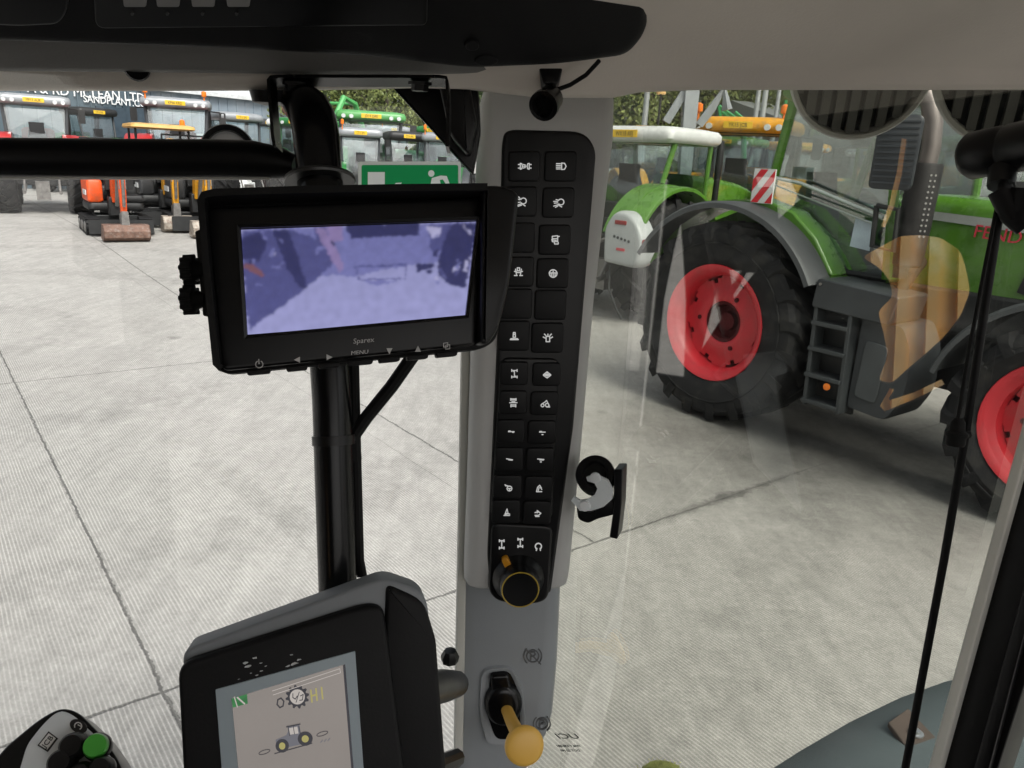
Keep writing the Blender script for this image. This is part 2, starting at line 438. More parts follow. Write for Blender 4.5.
ORG = mat('orange_paint', (.75, .09, .015), .4, var=.1, dirt=(.5, .1, .04))
SEATM = mat('dark_seat', (.02, .02, .022), .8)
LMP = mat('lamp_lens', (.6, .62, .62), .12, var=.05)
RUST = mat('rusty_steel', (.17, .10, .075), .7, .2, var=.35, vs=8, dirt=(.26, .2, .17))
PALEST = mat('pale_worn_bucket', (.36, .32, .27), .6, .1, var=.3, vs=8, dirt=(.2, .13, .1))

def X2(y):   # lathe axis z -> local +-y
    return Matrix(((1, 0, 0, 0), (0, 0, y, 0), (0, -y, 0, 0), (0, 0, 0, 1)))
def wheel(parent, loc, R, wd, rr, side, rim_m, n=20, seg=48, holes=8, hub=.2):
    e = bpy.data.objects.new('wheel', None); COL.objects.link(e); e.parent = parent; e.location = loc
    ax = X2(side); lg = R * .055; rb = R - lg; h = wd / 2
    t = MB()
    prof = [(rr + .01, -h * .80), (rr + .04, -h * .86), ((rr + rb) / 2, -h), (rb - .05, -h * .96), (rb - .01, -h * .86), (rb, -h * .6), (rb + .006, 0), (rb, h * .6), (rb - .01, h * .86), (rb - .05, h * .96), ((rr + rb) / 2, h), (rr + .04, h * .86), (rr + .01, h * .80)]
    t.lathe(prof, ax, seg)
    # moulded ring on the sidewall
    t.lathe([((rr + rb) / 2 + .03, h * .995), ((rr + rb) / 2 + .035, h * 1.012), ((rr + rb) / 2 + .045, h * 1.012), ((rr + rb) / 2 + .05, h * .99)], ax, seg)
    for k in range(n):
        for s in (-1, 1):
            a0 = 2 * PI * (k + (.5 if s > 0 else 0)) / n; da = .30 * R / max(R, .1); th = .36 * 2 * PI / n
            ring = []
            for (rad0, rad1, hh, aa, tw) in ((rb - .02, R, -s * .02, 0, .9), (rb - .02, R, s * h * .55, da * .55, 1), (rb - .05, R - .012, s * h * .93, da, 1.15), (rb - .13, rb - .045, s * h * 1.015, da * 1.08, 1.0)):
                q = []
                for (r_, sg) in ((rad0, -1), (rad1, -.8), (rad1, .8), (rad0, 1)):
                    an = a0 + aa + sg * th * tw / 2
                    q.append(ax @ Vector((r_ * math.cos(an), r_ * math.sin(an), hh)))
                ring.append(q)
            t.stack(ring)
    t.build('tyre', RUB, e, smooth=30)
    rm = MB()
    dh = h * .30
    rm.lathe([(rr - .01, -h * .8), (rr - .07, -h * .7), (rr - .09, 0), (rr - .085, dh)], ax, seg)
    rm.lathe([(rr - .085, dh), (rr - .075, h * .62), (rr - .035, h * .74), (rr - .005, h * .79), (rr + .022, h * .83), (rr + .03, h * .85), (rr + .024, h * .885), (rr - .004, h * .87), (rr - .035, h * .78)], ax, seg)
    # dished disc with slots cut in its rim
    na, rads = 96, [hub, hub + .02, hub + .06, (rr * .62), (rr * .72), (rr * .80), rr * .86, rr - .082]
    hz = [dh + .015, dh + .03, dh + .03, dh + .01, dh, dh, dh + .003, dh + .012]
    def notch(k, i):
        if not holes: return False
        c = (k % (na / holes)) - (na / holes) / 2
        return (i == 4 and abs(c + .5) < 1.4) or (i in (5, 6) and abs(c + .5) < 2.7)
    for face in (0, -.014):
        vs = [ax @ Vector((r * math.cos(2 * PI * k / na), r * math.sin(2 * PI * k / na), z + face)) for k in range(na) for r, z in zip(rads, hz)]
        nr = len(rads)
        rm.add(vs, [(k * nr + i, ((k + 1) % na) * nr + i, ((k + 1) % na) * nr + i + 1, k * nr + i + 1) for k in range(na) for i in range(nr - 1) if not notch(k, i)])
    rm.build('rim', rim_m, e, smooth=40)
    hb = MB()
    hb.lathe([(rr - .09, dh - .12), (hub, dh - .1), (hub - .004, dh + .012), (hub - .03, dh + .0), (hub - .04, dh - .10), (.0, dh - .10)], ax, 32)
    hb.lathe([(hub + .01, dh - .035), (rr - .1, dh - .035), (rr - .1, dh - .045), (hub + .01, dh - .045)], ax, 40)  # added dark ring, its colour stands in for shade behind the slots
    hb.lathe([(.09, dh - .10), (.085, dh - .04), (0, dh - .035)], ax, 20)
    for k in range(3):
        a = 2 * PI * (k + .5) / 3; c = ax @ Vector(((hub + .07) * math.cos(a), (hub + .07) * math.sin(a), dh + .012))
        hb.lathe([(.024, .0), (.022, .028), (.0, .03)], Matrix.Translation(c) @ ax, 8)
    hb.build('hub', HUBM, e, smooth=40)
    return e
HUBM = mat('hub_dark', (.075, .010, .012), .65, spec=.2)

def arc_guard(mb, R, y0, y1, a0, a1, th=.03, lip=0, n=28, c=(0, .95)):
    rings = []
    for k in range(n + 1):
        a = R_(a0 + (a1 - a0) * k / n); ca, sa = math.cos(a), math.sin(a)
        P = lambda r, y: Vector((c[0] + r * ca, y, c[1] + r * sa))
        sgn = 1 if y1 > y0 else -1
        ring = [P(R - th, y0 + 0 * sgn), P(R - lip, y0 - .0), P(R, y0 + .03 * sgn), P(R, y1), P(R - th, y1)]
        if lip: ring = [P(R - th - lip, y0 + .012 * sgn), P(R - th - lip, y0), P(R - .02, y0), P(R, y0 + .03 * sgn), P(R, y1), P(R - th, y1), P(R - th, y0 + .012 * sgn)]
        rings.append(ring)
    mb.stack(rings)

def rrect(cx, cy, sx, sy, z, r=.12, seg=4):
    return [Vector((x, y, z)) for x, y in rpoly([(cx - sx, cy - sy), (cx + sx, cy - sy), (cx + sx, cy + sy), (cx - sx, cy + sy)], r, seg)]

def plate(parent, txt, o, w_, h_, facing=-1):
    p = MB(); p.box(o, (.012, w_, h_)); pl = p.build('number_plate', PLY, parent, bevel=.002)
    q = MB(); q.add(*glyphs(txt, Vector(o) + Vector((facing * .0085, 0, 0)), (0, -1 if facing < 0 else 1, 0), (0, 0, 1), h_ * .62, .001, squeeze=.8))
    q.build('lettering', PLB, pl, smooth=0)

VGF = glass('reflective_cab_glass', (.90, .95, .95), 6)
def pane(parent, pts, th=.008, gm=None):
    n = (Vector(pts[1]) - Vector(pts[0])).cross(Vector(pts[2]) - Vector(pts[0])).normalized() * th
    g = MB(); g.hexa([Vector(p) for p in pts], [Vector(p) + n for p in pts]); return g.build('window', gm or VGL, parent, smooth=0)

def tractor(loc, head, label, group, hood, roof, post, guard, rim, name='tractor', s=1.0, txt='KX13 LDA', beacon=0, fine=False, lights=True, mir=True, rw=1.0, rz=2.95, roofth=.17, extra=None, mk=1.0):
    T = empty(name, loc, head, label, 'tractor', group)
    Rr, Rf, wb = .96, .76, 2.92
    for sd_ in (-1, 1):
        wheel(T, (0, sd_ * .93, Rr), Rr, .66, .53, sd_, rim, 20 if fine else 16, 48 if fine else 28)
        wheel(T, (wb, sd_ * .93, Rf), Rf, .54, .47 if fine else .42, sd_, rim, 18 if fine else 14, 40 if fine else 24, hub=.17)
    # chassis, axles
    m = MB(); m.box((1.3, 0, .95), (2.9, .55, .6)); m.box((0, 0, .96), (.42, 1.3, .42)); m.box((wb, 0, .76), (.25, 1.3, .25)); m.box((2.9, 0, .85), (1.6, .42, .4))
    m.build('chassis', BLK, T, bevel=.02)
    # linkage at the back
    m = MB()
    for y in (-.42, .42):
        m.tube([(-.25, y, .75), (-.95, y * 1.05, .6)], .045, 8); m.tube([(-.3, y, 1.45), (-.85, y * 1.03, .64)], .03, 8); m.tube([(-.1, y * .8, 1.5), (-.42, y, 1.5)], .05, 8)
    m.tube([(-.2, 0, 1.2), (-.85, 0, 1.05)], .035, 8); m.box((-.3, 0, .62), (.25, .35, .5))
    m.build('rear_linkage', STL if not fine else BLK, T)
    # bonnet
    m = MB(); rings = []
    for x, hw, zt, zb in ((1.38, .43, 2.27, 1.5), (2.0, .44, 2.25, 1.48), (2.8, .43, 2.17, 1.4), (3.3, .40, 2.07, 1.25), (3.58, .36, 1.95, 1.15), (3.72, .28, 1.75, 1.15)):
        prof = rpoly([(-hw, zb), (hw, zb), (hw, zt - .06), (hw * .82, zt), (-hw * .82, zt), (-hw, zt - .06)], [.02, .02, .06, .08, .08, .06], 3)
        rings.append([Vector((x, y, z)) for y, z in prof])
    m.stack(rings); m.build('bonnet', hood, T, smooth=50)
    # cab
    zl, zu = 1.5, rz - .08
    hl, hu = .70, .80
    def side(y): return [(.10, 1.0, 2.12), (.27, 1.0, zu), (1.24, 1, zu), (1.34, 1, 1.56), (.98, 1, 1.56), (.72, 1, 1.78), (.42, 1, 2.02)]
    def P(p, sg):
        f = (p[2] - zl) / (zu - zl); return Vector((p[0], sg * (hl + (hu - hl) * f), p[2]))
    fr = MB(); lw = MB()
    for sg in (-1, 1):
        S = [P(p, sg) for p in side(0)]
        fr.tube([S[0], S[1]], .045, 8); fr.tube([S[1], S[2]], .035, 8); fr.tube([S[2], S[3]], .042, 8)
        lw.tube([S[3], S[4], S[5], S[6], S[0]], .032, 8)
        pane(T, S, gm=VGF if fine else None)
    rl = [Vector((.10, -.66, 1.72)), Vector((.10, .66, 1.72)), P(side(0)[0], 1), P(side(0)[1], 1), P(side(0)[1], -1), P(side(0)[0], -1)]
    pane(T, rl); fr.tube(rl[:2], .035, 8); fr.tube([rl[0], rl[5]], .04, 8); fr.tube([rl[1], rl[2]], .04, 8); fr.tube([rl[3], rl[4]], .035, 8)
    A = [P(side(0)[3], -1), P(side(0)[3], 1), P(side(0)[2], 1), P(side(0)[2], -1)]
    pane(T, A); fr.tube(A[:2], .035, 8); fr.tube(A[2:], .035, 8)
    fr.build('cab_frame', post, T); lw.build('door_frame', BLK, T)
    m = MB(); m.box((.62, 0, 1.42), (1.35, 1.3, .18)); m.box((.2, 0, 1.62), (.35, 1.25, .3)); m.box((1.22, 0, 1.75), (.2, .55, .4)); m.build('cab_floor', BLK, T, bevel=.02)
    m = MB(); m.stack([rrect(.48, 0, .24, .25, z, .07) for z in (1.6, 1.68, 1.75)]); m.stack([rrect(.26 - .1 * k / 4, 0, .07, .24 - .05 * (k > 2), 1.72 + .17 * k, .05) for k in range(5)]); m.build('seat', SEATM, T)
    m = MB(); c = Vector((1.0, 0, 1.98)); q = Matrix.Translation(c) @ Matrix.Rotation(R_(-50), 4, 'Y')
    m.lathe([(.19 + .016 * math.cos(a), .016 * math.sin(a)) for a in [2 * PI * k / 8 for k in range(8)]], q, 24, closed_prof=True); m.tube([c, c + Vector((.15, 0, -.3))], .03, 8); m.build('steering_wheel', SEATM, T)
    m = MB(); cx = .80 if fine else .72; q_ = .09 if fine else 0
    rings = [rrect(cx, 0, .68 - q_, .86, rz - .1, .15), rrect(cx, 0, .74 - q_, .92, rz - .04, .18), rrect(cx, 0, .74 - q_, .92, rz + roofth * .4, .18), rrect(cx, 0, .70 - q_, .88, rz + roofth * .8, .2), rrect(cx, 0, .55, .72, rz + roofth, .22)]
    m.stack(rings); m.build('roof', roof, T, smooth=50)
    for sg in (-1, 1):
        m = MB(); arc_guard(m, 1.15, sg * 1.30, sg * .98, 28, 150, .035, .03); m.build('mudguard', guard, T, smooth=40)
        m = MB(); arc_guard(m, 1.165, sg * .978, sg * .62, 30, 158, .05, 0)
        m.hexa([Vector((x, sg * .66, z)) for x, z in ((-.9, 1.2), (1.0, 1.2), (.95, 1.55), (.4, 2.05), (0, 2.1), (-.6, 1.85))], [Vector((x, sg * .62, z)) for x, z in ((-.9, 1.2), (1.0, 1.2), (.95, 1.55), (.4, 2.05), (0, 2.1), (-.6, 1.85))])
        m.build('inner_guard', hood, T, smooth=40)
        m = MB(); m.box((-1.0, sg * 1.12, 1.60), (.06, .16, .08)); lt = m.build('tail_lamp', REDL, T, bevel=.02)
        if mir:
            m = MB(); m.tube([(1.25, sg * .8, rz - .1), (1.3, sg * 1.15, rz - .12)], .02, 6); mo = m.build('mirror_arm', BLK, T)
            m = MB(); m.stack([[Vector((1.28 + dx, sg * 1.2 + y, z)) for y, z in rpoly([(-.09, rz - .5), (.09, rz - .5), (.09, rz - .12), (-.09, rz - .12)], .04, 3)] for dx in (-.05, .03)]); m.build('mirror_head', BLK, mo)
        if lights:
            for y in (.52, .72):
                m = MB(); m.lathe([(0, -.02), (.055, -.02), (.06, .05), (.04, .09)], Matrix.Translation((-.045, sg * y, rz - .01)) @ Matrix.Rotation(R_(90), 4, 'Y'), 14); m.build('work_light', LMP, T)
    plate(T, txt, (-.035, 0.0, rz + .02), .52, .115)
    m = MB(); m.lathe([(.055, 0), (.05, .6), (.06, .62), (.06, 1.1), (.045, 1.25), (.0, 1.25)], Matrix.Translation((1.5, -.82, 1.6)), 12); m.build('exhaust', BLK, T)
    for k, (bx, by) in enumerate(((-.0, .75), (.1, -.75))[:beacon]):
        m = MB(); m.lathe([(.0, 0), (.02, 0), (.02, .14), (.06, .15), (.07, .17), (.065, .28), (.0, .31)], Matrix.Translation((bx, by, rz + roofth * .5)), 14); m.build('beacon', AMB, T)
    if extra: extra(T)
    T.scale = (s, s * rw, s)
    return T
def face_to(loc, extra=0):      # heading that turns a machine's back to the camera
    return math.atan2(loc.y, loc.x) + extra

# ------------------------------------------------------------------ the big green tractor
FA = R_(52)
_h = Vector((math.cos(FA), -math.sin(FA), 0)); _l = Vector((math.sin(FA), math.cos(FA), 0))
FO = gnd(712, 425) + _l * 1.27 - _h * .20
def big_green(T):
    # side box behind the ladder
    m = MB(); m.stack([[Vector((x, y, z)) for x, z in rpoly([(1.0, 1.30), (1.68, 1.27), (1.72, 1.50), (1.02, 1.545)], .03, 3)] for y in (-.72, -1.2, -1.215)]); bx = m.build('battery_box', GRYP, T, bevel=.01)
    m = MB(); m.tube([(1.06, -1.22, 1.5), (1.06, -1.235, 1.5)], .012, 8); m.build('latch', STL, bx)
    # tank panel
    m = MB(); prof = rpoly([(1.40, .50), (1.74, .47), (1.86, .72), (1.84, 1.1), (1.74, 1.27), (1.40, 1.285)], [.03, .08, .1, .1, .04, .02], 4)
    m.stack([[Vector((x, y, z)) for x, z in prof] for y in (-.6, -1.05)] + [[Vector((1.6 + (x - 1.6) * .97, -1.1, .9 + (z - .9) * .97)) for x, z in prof]])
    tk = m.build('fuel_tank', GRYP, T, smooth=40)
    m = MB(); m.stack([[Vector((x, y, z)) for x, z in rpoly([(1.45, .62), (1.64, .60), (1.66, 1.08), (1.47, 1.10)], .04, 3)] for y in (-1.09, -1.112)]); m.build('cover', mat('panel_lighter', (.06, .066, .07), .5), tk, bevel=.004)
    # ladder
    m = MB()
    for x in (1.05, 1.36): m.hexa([Vector((x + a, y, .45)) for a, y in ((0, -1.05), (.035, -1.05), (.035, -1.2), (0, -1.2))], [Vector((x + a - .03, y, 1.32)) for a, y in ((0, -1.05), (.035, -1.05), (.035, -1.2), (0, -1.2))])
    for z in (.49, .72, .95, 1.17): m.box((1.21 - (z - .45) * .03, -1.12, z), (.33, .2, .035))
    lad = m.build('ladder', mat('ladder_grey', (.045, .050, .053), .45, .2), T, bevel=.006)
    m = MB(); m.box((1.2, -1.0, .85), (.42, .04, .85)); m.build('ladder_back', BLK, T)
    m = MB(); m.lathe([(.0, 0), (.03, 0), (.03, .012), (0, .016)], Matrix.Translation((1.26, -1.205, .66)) @ Matrix.Rotation(R_(90), 4, 'X'), 14); m.build('reflector', AMB, lad)
    # cab sill panel, green sweep
    m = MB(); m.hexa([Vector((x, -.99, z)) for x, z in ((.15, 2.15), (.55, 2.05), (.80, 1.85), (1.0, 1.58), (1.02, 1.545), (.85, 1.545), (.5, 1.95), (.15, 2.08))], [Vector((x, -.74, z)) for x, z in ((.15, 2.15), (.55, 2.05), (.80, 1.85), (1.0, 1.58), (1.02, 1.545), (.85, 1.545), (.5, 1.95), (.15, 2.08))]); m.build('cab_sill_panel', GRN, T, bevel=.02)
    # warning board
    m = MB(); m.box((.25, -1.05, 2.25), (.22, .02, .30)); wb_ = m.build('warning_board', WHT, T)
    m = MB()
    for q0 in ([(.145, 2.105), (.215, 2.105), (.36, 2.30), (.36, 2.395)], [(.29, 2.105), (.355, 2.105), (.36, 2.11), (.36, 2.2)], [(.14, 2.20), (.14, 2.30), (.21, 2.395), (.285, 2.395)]):
        a = [Vector((x, -1.0605, z)) for x, z in q0]; m.hexa(a, [p + Vector((0, -.003, 0)) for p in a])
    m.build('red_stripes', mat('warning_red', (.6, .02, .03), .4), wb_, smooth=0)
    # grab rail across the door glass
    m = MB(); m.tube([(.18, -.82, 2.33), (.5, -.845, 2.29), (1.28, -.83, 2.06)], .016, 8); m.tube([(.18, -.82, 2.27), (1.22, -.83, 2.0)], .008, 6); m.build('door_rail', mat('pale_rail', (.5, .55, .52), .3, .3), T)
    # note in the door glass
    m = MB(); m.hexa([Vector((1.02, -.80, 1.80)), Vector((1.2, -.80, 1.78)), Vector((1.21, -.80, 2.02)), Vector((1.03, -.80, 2.04))], [Vector((1.02, -.803, 1.80)), Vector((1.2, -.803, 1.78)), Vector((1.21, -.803, 2.02)), Vector((1.03, -.803, 2.04))]); m.build('paper_note', mat('paper_blue_white', (.55, .64, .72), .7), T)
    # big mirror + arms
    m = MB(); m.tube([(1.22, -.8, 2.9), (1.16, -1.1, 2.88), (1.48, -1.22, 2.84)], .022, 8); mo = m.build('mirror_arm', BLK, T)
    m = MB(); c = Vector((1.50, -1.24, 2.56)); dv = Vector((.94, .34, 0)).normalized(); nv = Vector((dv.y, -dv.x, 0))
    out = rpoly([(-.15, -.27), (.15, -.27), (.15, .27), (-.15, .27)], .05, 4)
    m.stack([[c + dv * a * k + Vector((0, 0, 1)) * b * k + nv * o for a, b in out] for o, k in ((-.05, .85), (-.035, 1), (.02, 1), (.03, .95))])
    for k in range(11): m.box(c + nv * .034 + Vector((0, 0, -.22 + .044 * k)), (.27, .01, .014), Matrix.Rotation(math.atan2(dv.y, dv.x), 3, 'Z'))
    m.build('mirror_head', mat('mirror_black', (.03, .034, .04), .35), mo, smooth=40)
    m = MB(); fr_ = [(1.30, -1.0, 2.16), (1.48, -1.0, 2.14), (1.50, -1.0, 1.82), (1.32, -1.0, 1.84)]
    m.tube(fr_ + [fr_[0]], .022, 8); m.build('lower_mirror_frame', BLK, T)
    # exhaust stack with perforated shroud
    m = MB(); pth = [(1.56, -.86, 2.38), (1.57, -.86, 2.62), (1.55, -.86, 2.8), (1.5, -.87, 2.95), (1.40, -.89, 3.1)]
    m.tube(pth, .07, 14); m.build('exhaust_pipe', mat('exhaust_steel', (.20, .175, .165), .4, .5, var=.15), T)
    m = MB(); m.lathe([(.09, 0), (.112, .02), (.12, .3), (.125, .78), (.115, .8), (.09, .8)], Matrix.Translation((1.56, -.86, 1.7)), 20)
    for r in range(4):
        for k in range(14):
            pass
    m.cur = 1
    for a in (200, 216, 318, 334):
        for k in range(12):
            c = Matrix.Translation((1.56 + .1232 * math.cos(R_(a)), -.86 + .1232 * math.sin(R_(a)), 1.95 + k * .042)) @ Matrix.Rotation(R_(a), 4, 'Z') @ Matrix.Rotation(R_(90), 4, 'Y')
            m.lathe([(0, 0), (.009, 0), (.009, .004), (0, .004)], c, 6)
    m.build('exhaust_shroud', [mat('shroud_dark', (.026, .024, .024), .6, .3, var=.25, vs=12), mat('perforation_light', (.3, .29, .28), .6)], T, smooth=40)
    # bonnet stripe with lettering
    m = MB(); m.hexa([Vector((1.42, -.446, 2.07)), Vector((3.0, -.436, 1.98)), Vector((3.0, -.436, 2.07)), Vector((1.42, -.446, 2.135))], [Vector((1.42, -.452, 2.07)), Vector((3.0, -.442, 1.98)), Vector((3.0, -.442, 2.07)), Vector((1.42, -.452, 2.135))]); m.build('bonnet_stripe', mat('stripe_grey', (.34, .36, .35), .4), T, smooth=0)
    m = MB(); m.add(*glyphs('FENDT', Vector((2.06, -.457, 2.0)), Vector((1, .006, -.055)), (0.05, 0, 1), .10, .002)); m.build('lettering', mat('letter_red', (.55, .03, .06), .4), T, smooth=0)
    m = MB()
    for k in range(6): m.box((2.3 + k * .1, -.447, 1.72), (.06, .012, .3), Matrix.Rotation(R_(12), 3, 'Y'))
    m.build('bonnet_vent', BLK, T)
    m = MB(); m.box((2.2, -.37, 1.35), (1.6, .2, .36)); m.build('engine_side', BLK, T, bevel=.03)
    # front mudguard
    for sg in (-1, 1):
        m = MB(); arc_guard(m, .92, sg * 1.22, sg * .66, 32, 165, .03, .025, 22, c=(2.92, .76)); m.build('front_mudguard', GRYF, T, smooth=40)
    m = MB(); m.tube([(1.5, -.5, 1.72), (1.55, -.75, 1.62), (1.5, -.8, 1.45)], .05, 10); m.build('intake_hose', BLK, T)
BG = tractor(FO, -FA, 'big green tractor with red rims and a tall exhaust, parked nearest outside the door glass', None, GRN, GRN, GRN, GRYF, RIMR, name='tractor', fine=True, txt='WX67 FNT', rz=3.08, lights=False, mir=False, extra=big_green)

# ------------------------------------------------------------------ more tractors
G1 = 'machines parked across the yard'
def pad(p, s): return Vector((p.x, p.y, p.z))
# pale roofed green tractor beside the pillar
def white_fendt_extra(T):
    ol = rpoly([(-.70, .93), (-1.38, .90), (-1.46, 1.28), (-1.26, 1.66), (-.88, 1.76), (-.66, 1.46)], [.06, .16, .2, .22, .2, .14], 5)
    m = MB(); cy_, cz_ = -1.05, 1.3
    m.stack([[Vector((x, cy_ + (y - cy_) * k, cz_ + (z - cz_) * k)) for y, z in ol] for x, k in ((-.80, .98), (-.98, 1.0), (-1.06, .985), (-1.10, .95), (-1.12, .90), (-1.125, .8))]); b = m.build('rear_guard_panel', mat('panel_pale_grey', (.40, .42, .42), .35, var=.06), T, smooth=50)
    m = MB(); m.box((-1.128, -1.0, 1.55), (.02, .22, .06)); m.build('red_reflector', REDL, b, bevel=.01)
    for k in range(5):
        m = MB(); m.lathe([(0, 0), (.022, 0), (.022, .012), (0, .012)], Matrix.Translation((-1.12, -.90 - k * .07, 1.34 - k * .012)) @ Matrix.Rotation(R_(-90), 4, 'Y'), 10); m.build('button', GRYP, b)
    m = MB(); m.box((-1.125, -1.04, 1.16), (.012, .16, .04)); m.build('badge', mat('badge_red', (.55, .06, .08), .4), b)
    m = MB(); m.tube([(-.75, -.7, 1.3), (-1.0, -.75, 1.0), (-1.12, -.88, .55), (-1.1, -1.05, .25), (-1.05, -1.12, .12)], .018, 8); m.build('hanging_strap', BLK, T)
    m = MB(); m.tube([(.1, -.55, 3.0), (.1, -.55, 3.45)], .018, 8); q = m.build('beacon_stalk', BLK, T)
    m = MB(); m.lathe([(0, 0), (.07, 0), (.075, .02), (.07, .15), (.05, .19), (0, .19)], Matrix.Translation((.1, -.55, 3.45)), 14); m.build('beacon_lens', mat('beacon_pale_amber', (.8, .5, .2), .25), q)
w1 = ground_at(611, 13.2); h2 = face_to(w1, -R_(40))
tractor(w1, h2, 'green tractor with a flat white roof and yellow plate, just right of the pillar', G1, GRN, WHT, GRN, GRN, RIMR, txt='WX18 AFJ', lights=False, mir=False, rz=2.84, roofth=.15, extra=white_fendt_extra)
# yellow roofed tractor behind it
y1 = ground_at(716, 16.0)
def jy(T):
    m = MB(); m.tube([(.2, -.5, 3.0), (.2, -.5, 3.2)], .02, 8); m.build('beacon_stalk', BLK, T)
tractor(y1, face_to(y1, -.25), 'yellow tractor with an orange-yellow roof and amber beacon behind the nearest green tractor', G1, YEL, YEL, BLK, YEL, YEL, txt='YK15 JCB', beacon=2, lights=True, rz=2.95, s=1.06)
for px, d, lab, hd_, pc, rf in ((652, 20, 'yellow tractor seen through the rear window of the white-roofed tractor', .3, YEL, YEL), (704, 25, 'green tractor far behind, between the white roof and the yellow roof', -.4, GRN, GRN), (783, 27, 'yellow-roofed tractor far behind the cab of the nearest green tractor', .5, YEL, YEL), (846, 30, 'grey-roofed tractor far behind the cab glass of the nearest green tractor', -.3, GRN, SILV)):
    p = ground_at(px, d); tractor(p, face_to(p, hd_), lab, G1, pc, rf, BLK, pc, YEL if pc is YEL else RIMR, txt='YD12 ROW', mir=False)
# far green tractors seen over the top of the big one
for px, d, lab, rf, tx in ((1000, 15.5, 'dark green tractor far behind the bonnet of the nearest tractor at the right edge', GRN, 'FE18 NDT'), (905, 17, 'green tractor with a dark roof far behind the tall exhaust', BLK, 'FE66 NDX')):
    p = ground_at(px, d); tractor(p, face_to(p, .6), lab, G1, GRN, rf, GRN, GRYF, RIMR, txt=tx)
# silver-roofed tractor on the far left, seen from behind
p = ground_at(56, 25.5)
tractor(p, face_to(p, -.02), 'red tractor with silver roof and yellow plate, leftmost, seen from behind', G1, REDP, SILV, GRYP, REDP, SILV, txt='MF12 AUK', s=1.0, rw=.95)
p = ground_at(188, 26.5)
tractor(p, face_to(p, -.06), 'silver cab tractor with two beacons behind the black and yellow digger', G1, REDP, SILV, GRYP, REDP, SILV, txt='KP66 KRD', s=1.08, beacon=2)
# pale green roofed tractor with front loader arms in the middle
def loader(T):
    for y in (-.62, .62):
        m = MB(); m.tube([(1.3, y, 1.9), (1.6, y, 3.3), (2.1, y, 3.95), (2.9, y, 3.8), (3.5, y, 2.9)], .11, 8); m.build('loader_arm', mat('loader_green', (.08, .36, .10), .35), T)
    m = MB(); m.tube([(2.9, -.62, 3.8), (2.9, .62, 3.8)], .06, 8); m.build('cross_tube', mat('loader_green', (.08, .36, .10), .35), T)
p = ground_at(371, 25)
tractor(p, face_to(p, .03), 'green-roofed tractor with blue cab glass, over the escape sign', G1, DGRN, mat('mid_green_roof', (.08, .3, .08), .35), GRYP, DGRN, YEL, txt='JD14 DRE', s=1.06, rw=1.08)
p = ground_at(300, 29)
tractor(p, face_to(p, -.6), 'green loader tractor with raised curved arms behind the black post', G1, DGRN, DGRN, DGRN, DGRN, YEL, txt='JD11 LDR', extra=loader)
# compact cabs in front of them
for px, d, rf, lab, hd, b in ((361, 21.5, SILV, 'small grey cab tractor with red beacon below the green-roofed tractor', .05, 1), (438, 22, SILV, 'small silver cab tractor beside the black corner trim', -.1, 1), (407, 23, BLK, 'small dark-roofed tractor with a green load between two silver cabs', .2, 0), (250, 28, SILV, 'grey cab tractor by the ribbed building, left of the black post', .35, 0), (116, 33, BLK, 'dark machine by the slate wall between the red and silver cab tractors', .5, 0), (277, 32, GRYF, 'dark-roofed cab tractor just left of the black post', -.5, 0), (394, 31, SILV, 'silver tractor roof far behind the dark-roofed tractor', .4, 1), (428, 29, DGRN, 'green tractor roof farther back, left of the corner trim', -.4, 0), (290, 31, WHT, 'pale roofed tractor half hidden by the top of the black post', -.3, 0)):
    p = ground_at(px, d)
    tractor(p, face_to(p, hd), lab, G1, DGRN if px != 262 else SILV, rf, GRYP, GRYP, SILV, txt='CT13 SML', s=1.0 if px < 300 or d > 28 else .87, rw=.72 if px > 300 else .8, beacon=b, lights=False, mir=False, name='compact_tractor')
# white van between them
def van():
    p = ground_at(219, 30); T = empty('white_van', p, face_to(p, .2) + PI, 'white van between the silver tractor and the grey cab tractor by the ribbed building', 'van', G1)
    m = MB(); rings = []
    for x, hw, zb, zt in ((-2.4, .85, .5, 2.0), (-2.3, .93, .4, 2.35), (.6, .95, .4, 2.4), (1.1, .93, .4, 2.25), (1.7, .92, .4, 1.4), (2.4, .85, .42, 1.05), (2.5, .8, .5, .9)):
        rings.append([Vector((x, y, z)) for y, z in rpoly([(-hw, zb), (hw, zb), (hw * .9, zt), (-hw * .9, zt)], [.05, .05, .2, .2], 3)])
    m.stack(rings); m.build('body', WHT, T, smooth=50)
    m = MB(); m.hexa([Vector((1.16, -.75, 2.16)), Vector((1.16, .75, 2.16)), Vector((1.69, .8, 1.42)), Vector((1.69, -.8, 1.42))], [Vector((1.2, -.75, 2.18)), Vector((1.2, .75, 2.18)), Vector((1.73, .8, 1.44)), Vector((1.73, -.8, 1.44))]); m.build('windscreen', mat('van_glass', (.12, .2, .32), .08), T)
    for x in (-1.6, 1.6):
        for y in (-.82, .82):
            m = MB(); m.lathe([(.0, .1), (.2, .1), (.22, .08), (.34, .09), (.34, -.09), (.2, -.09), (0, -.09)], Matrix.Translation((x, y, .34)) @ X2(1 if y > 0 else -1), 20); m.build('wheel', RUB, T)
    for y in (-.7, .7):
        m = MB(); m.box((2.42, y, .85), (.1, .3, .18)); m.build('headlight', LMP, T, bevel=.02)
van()

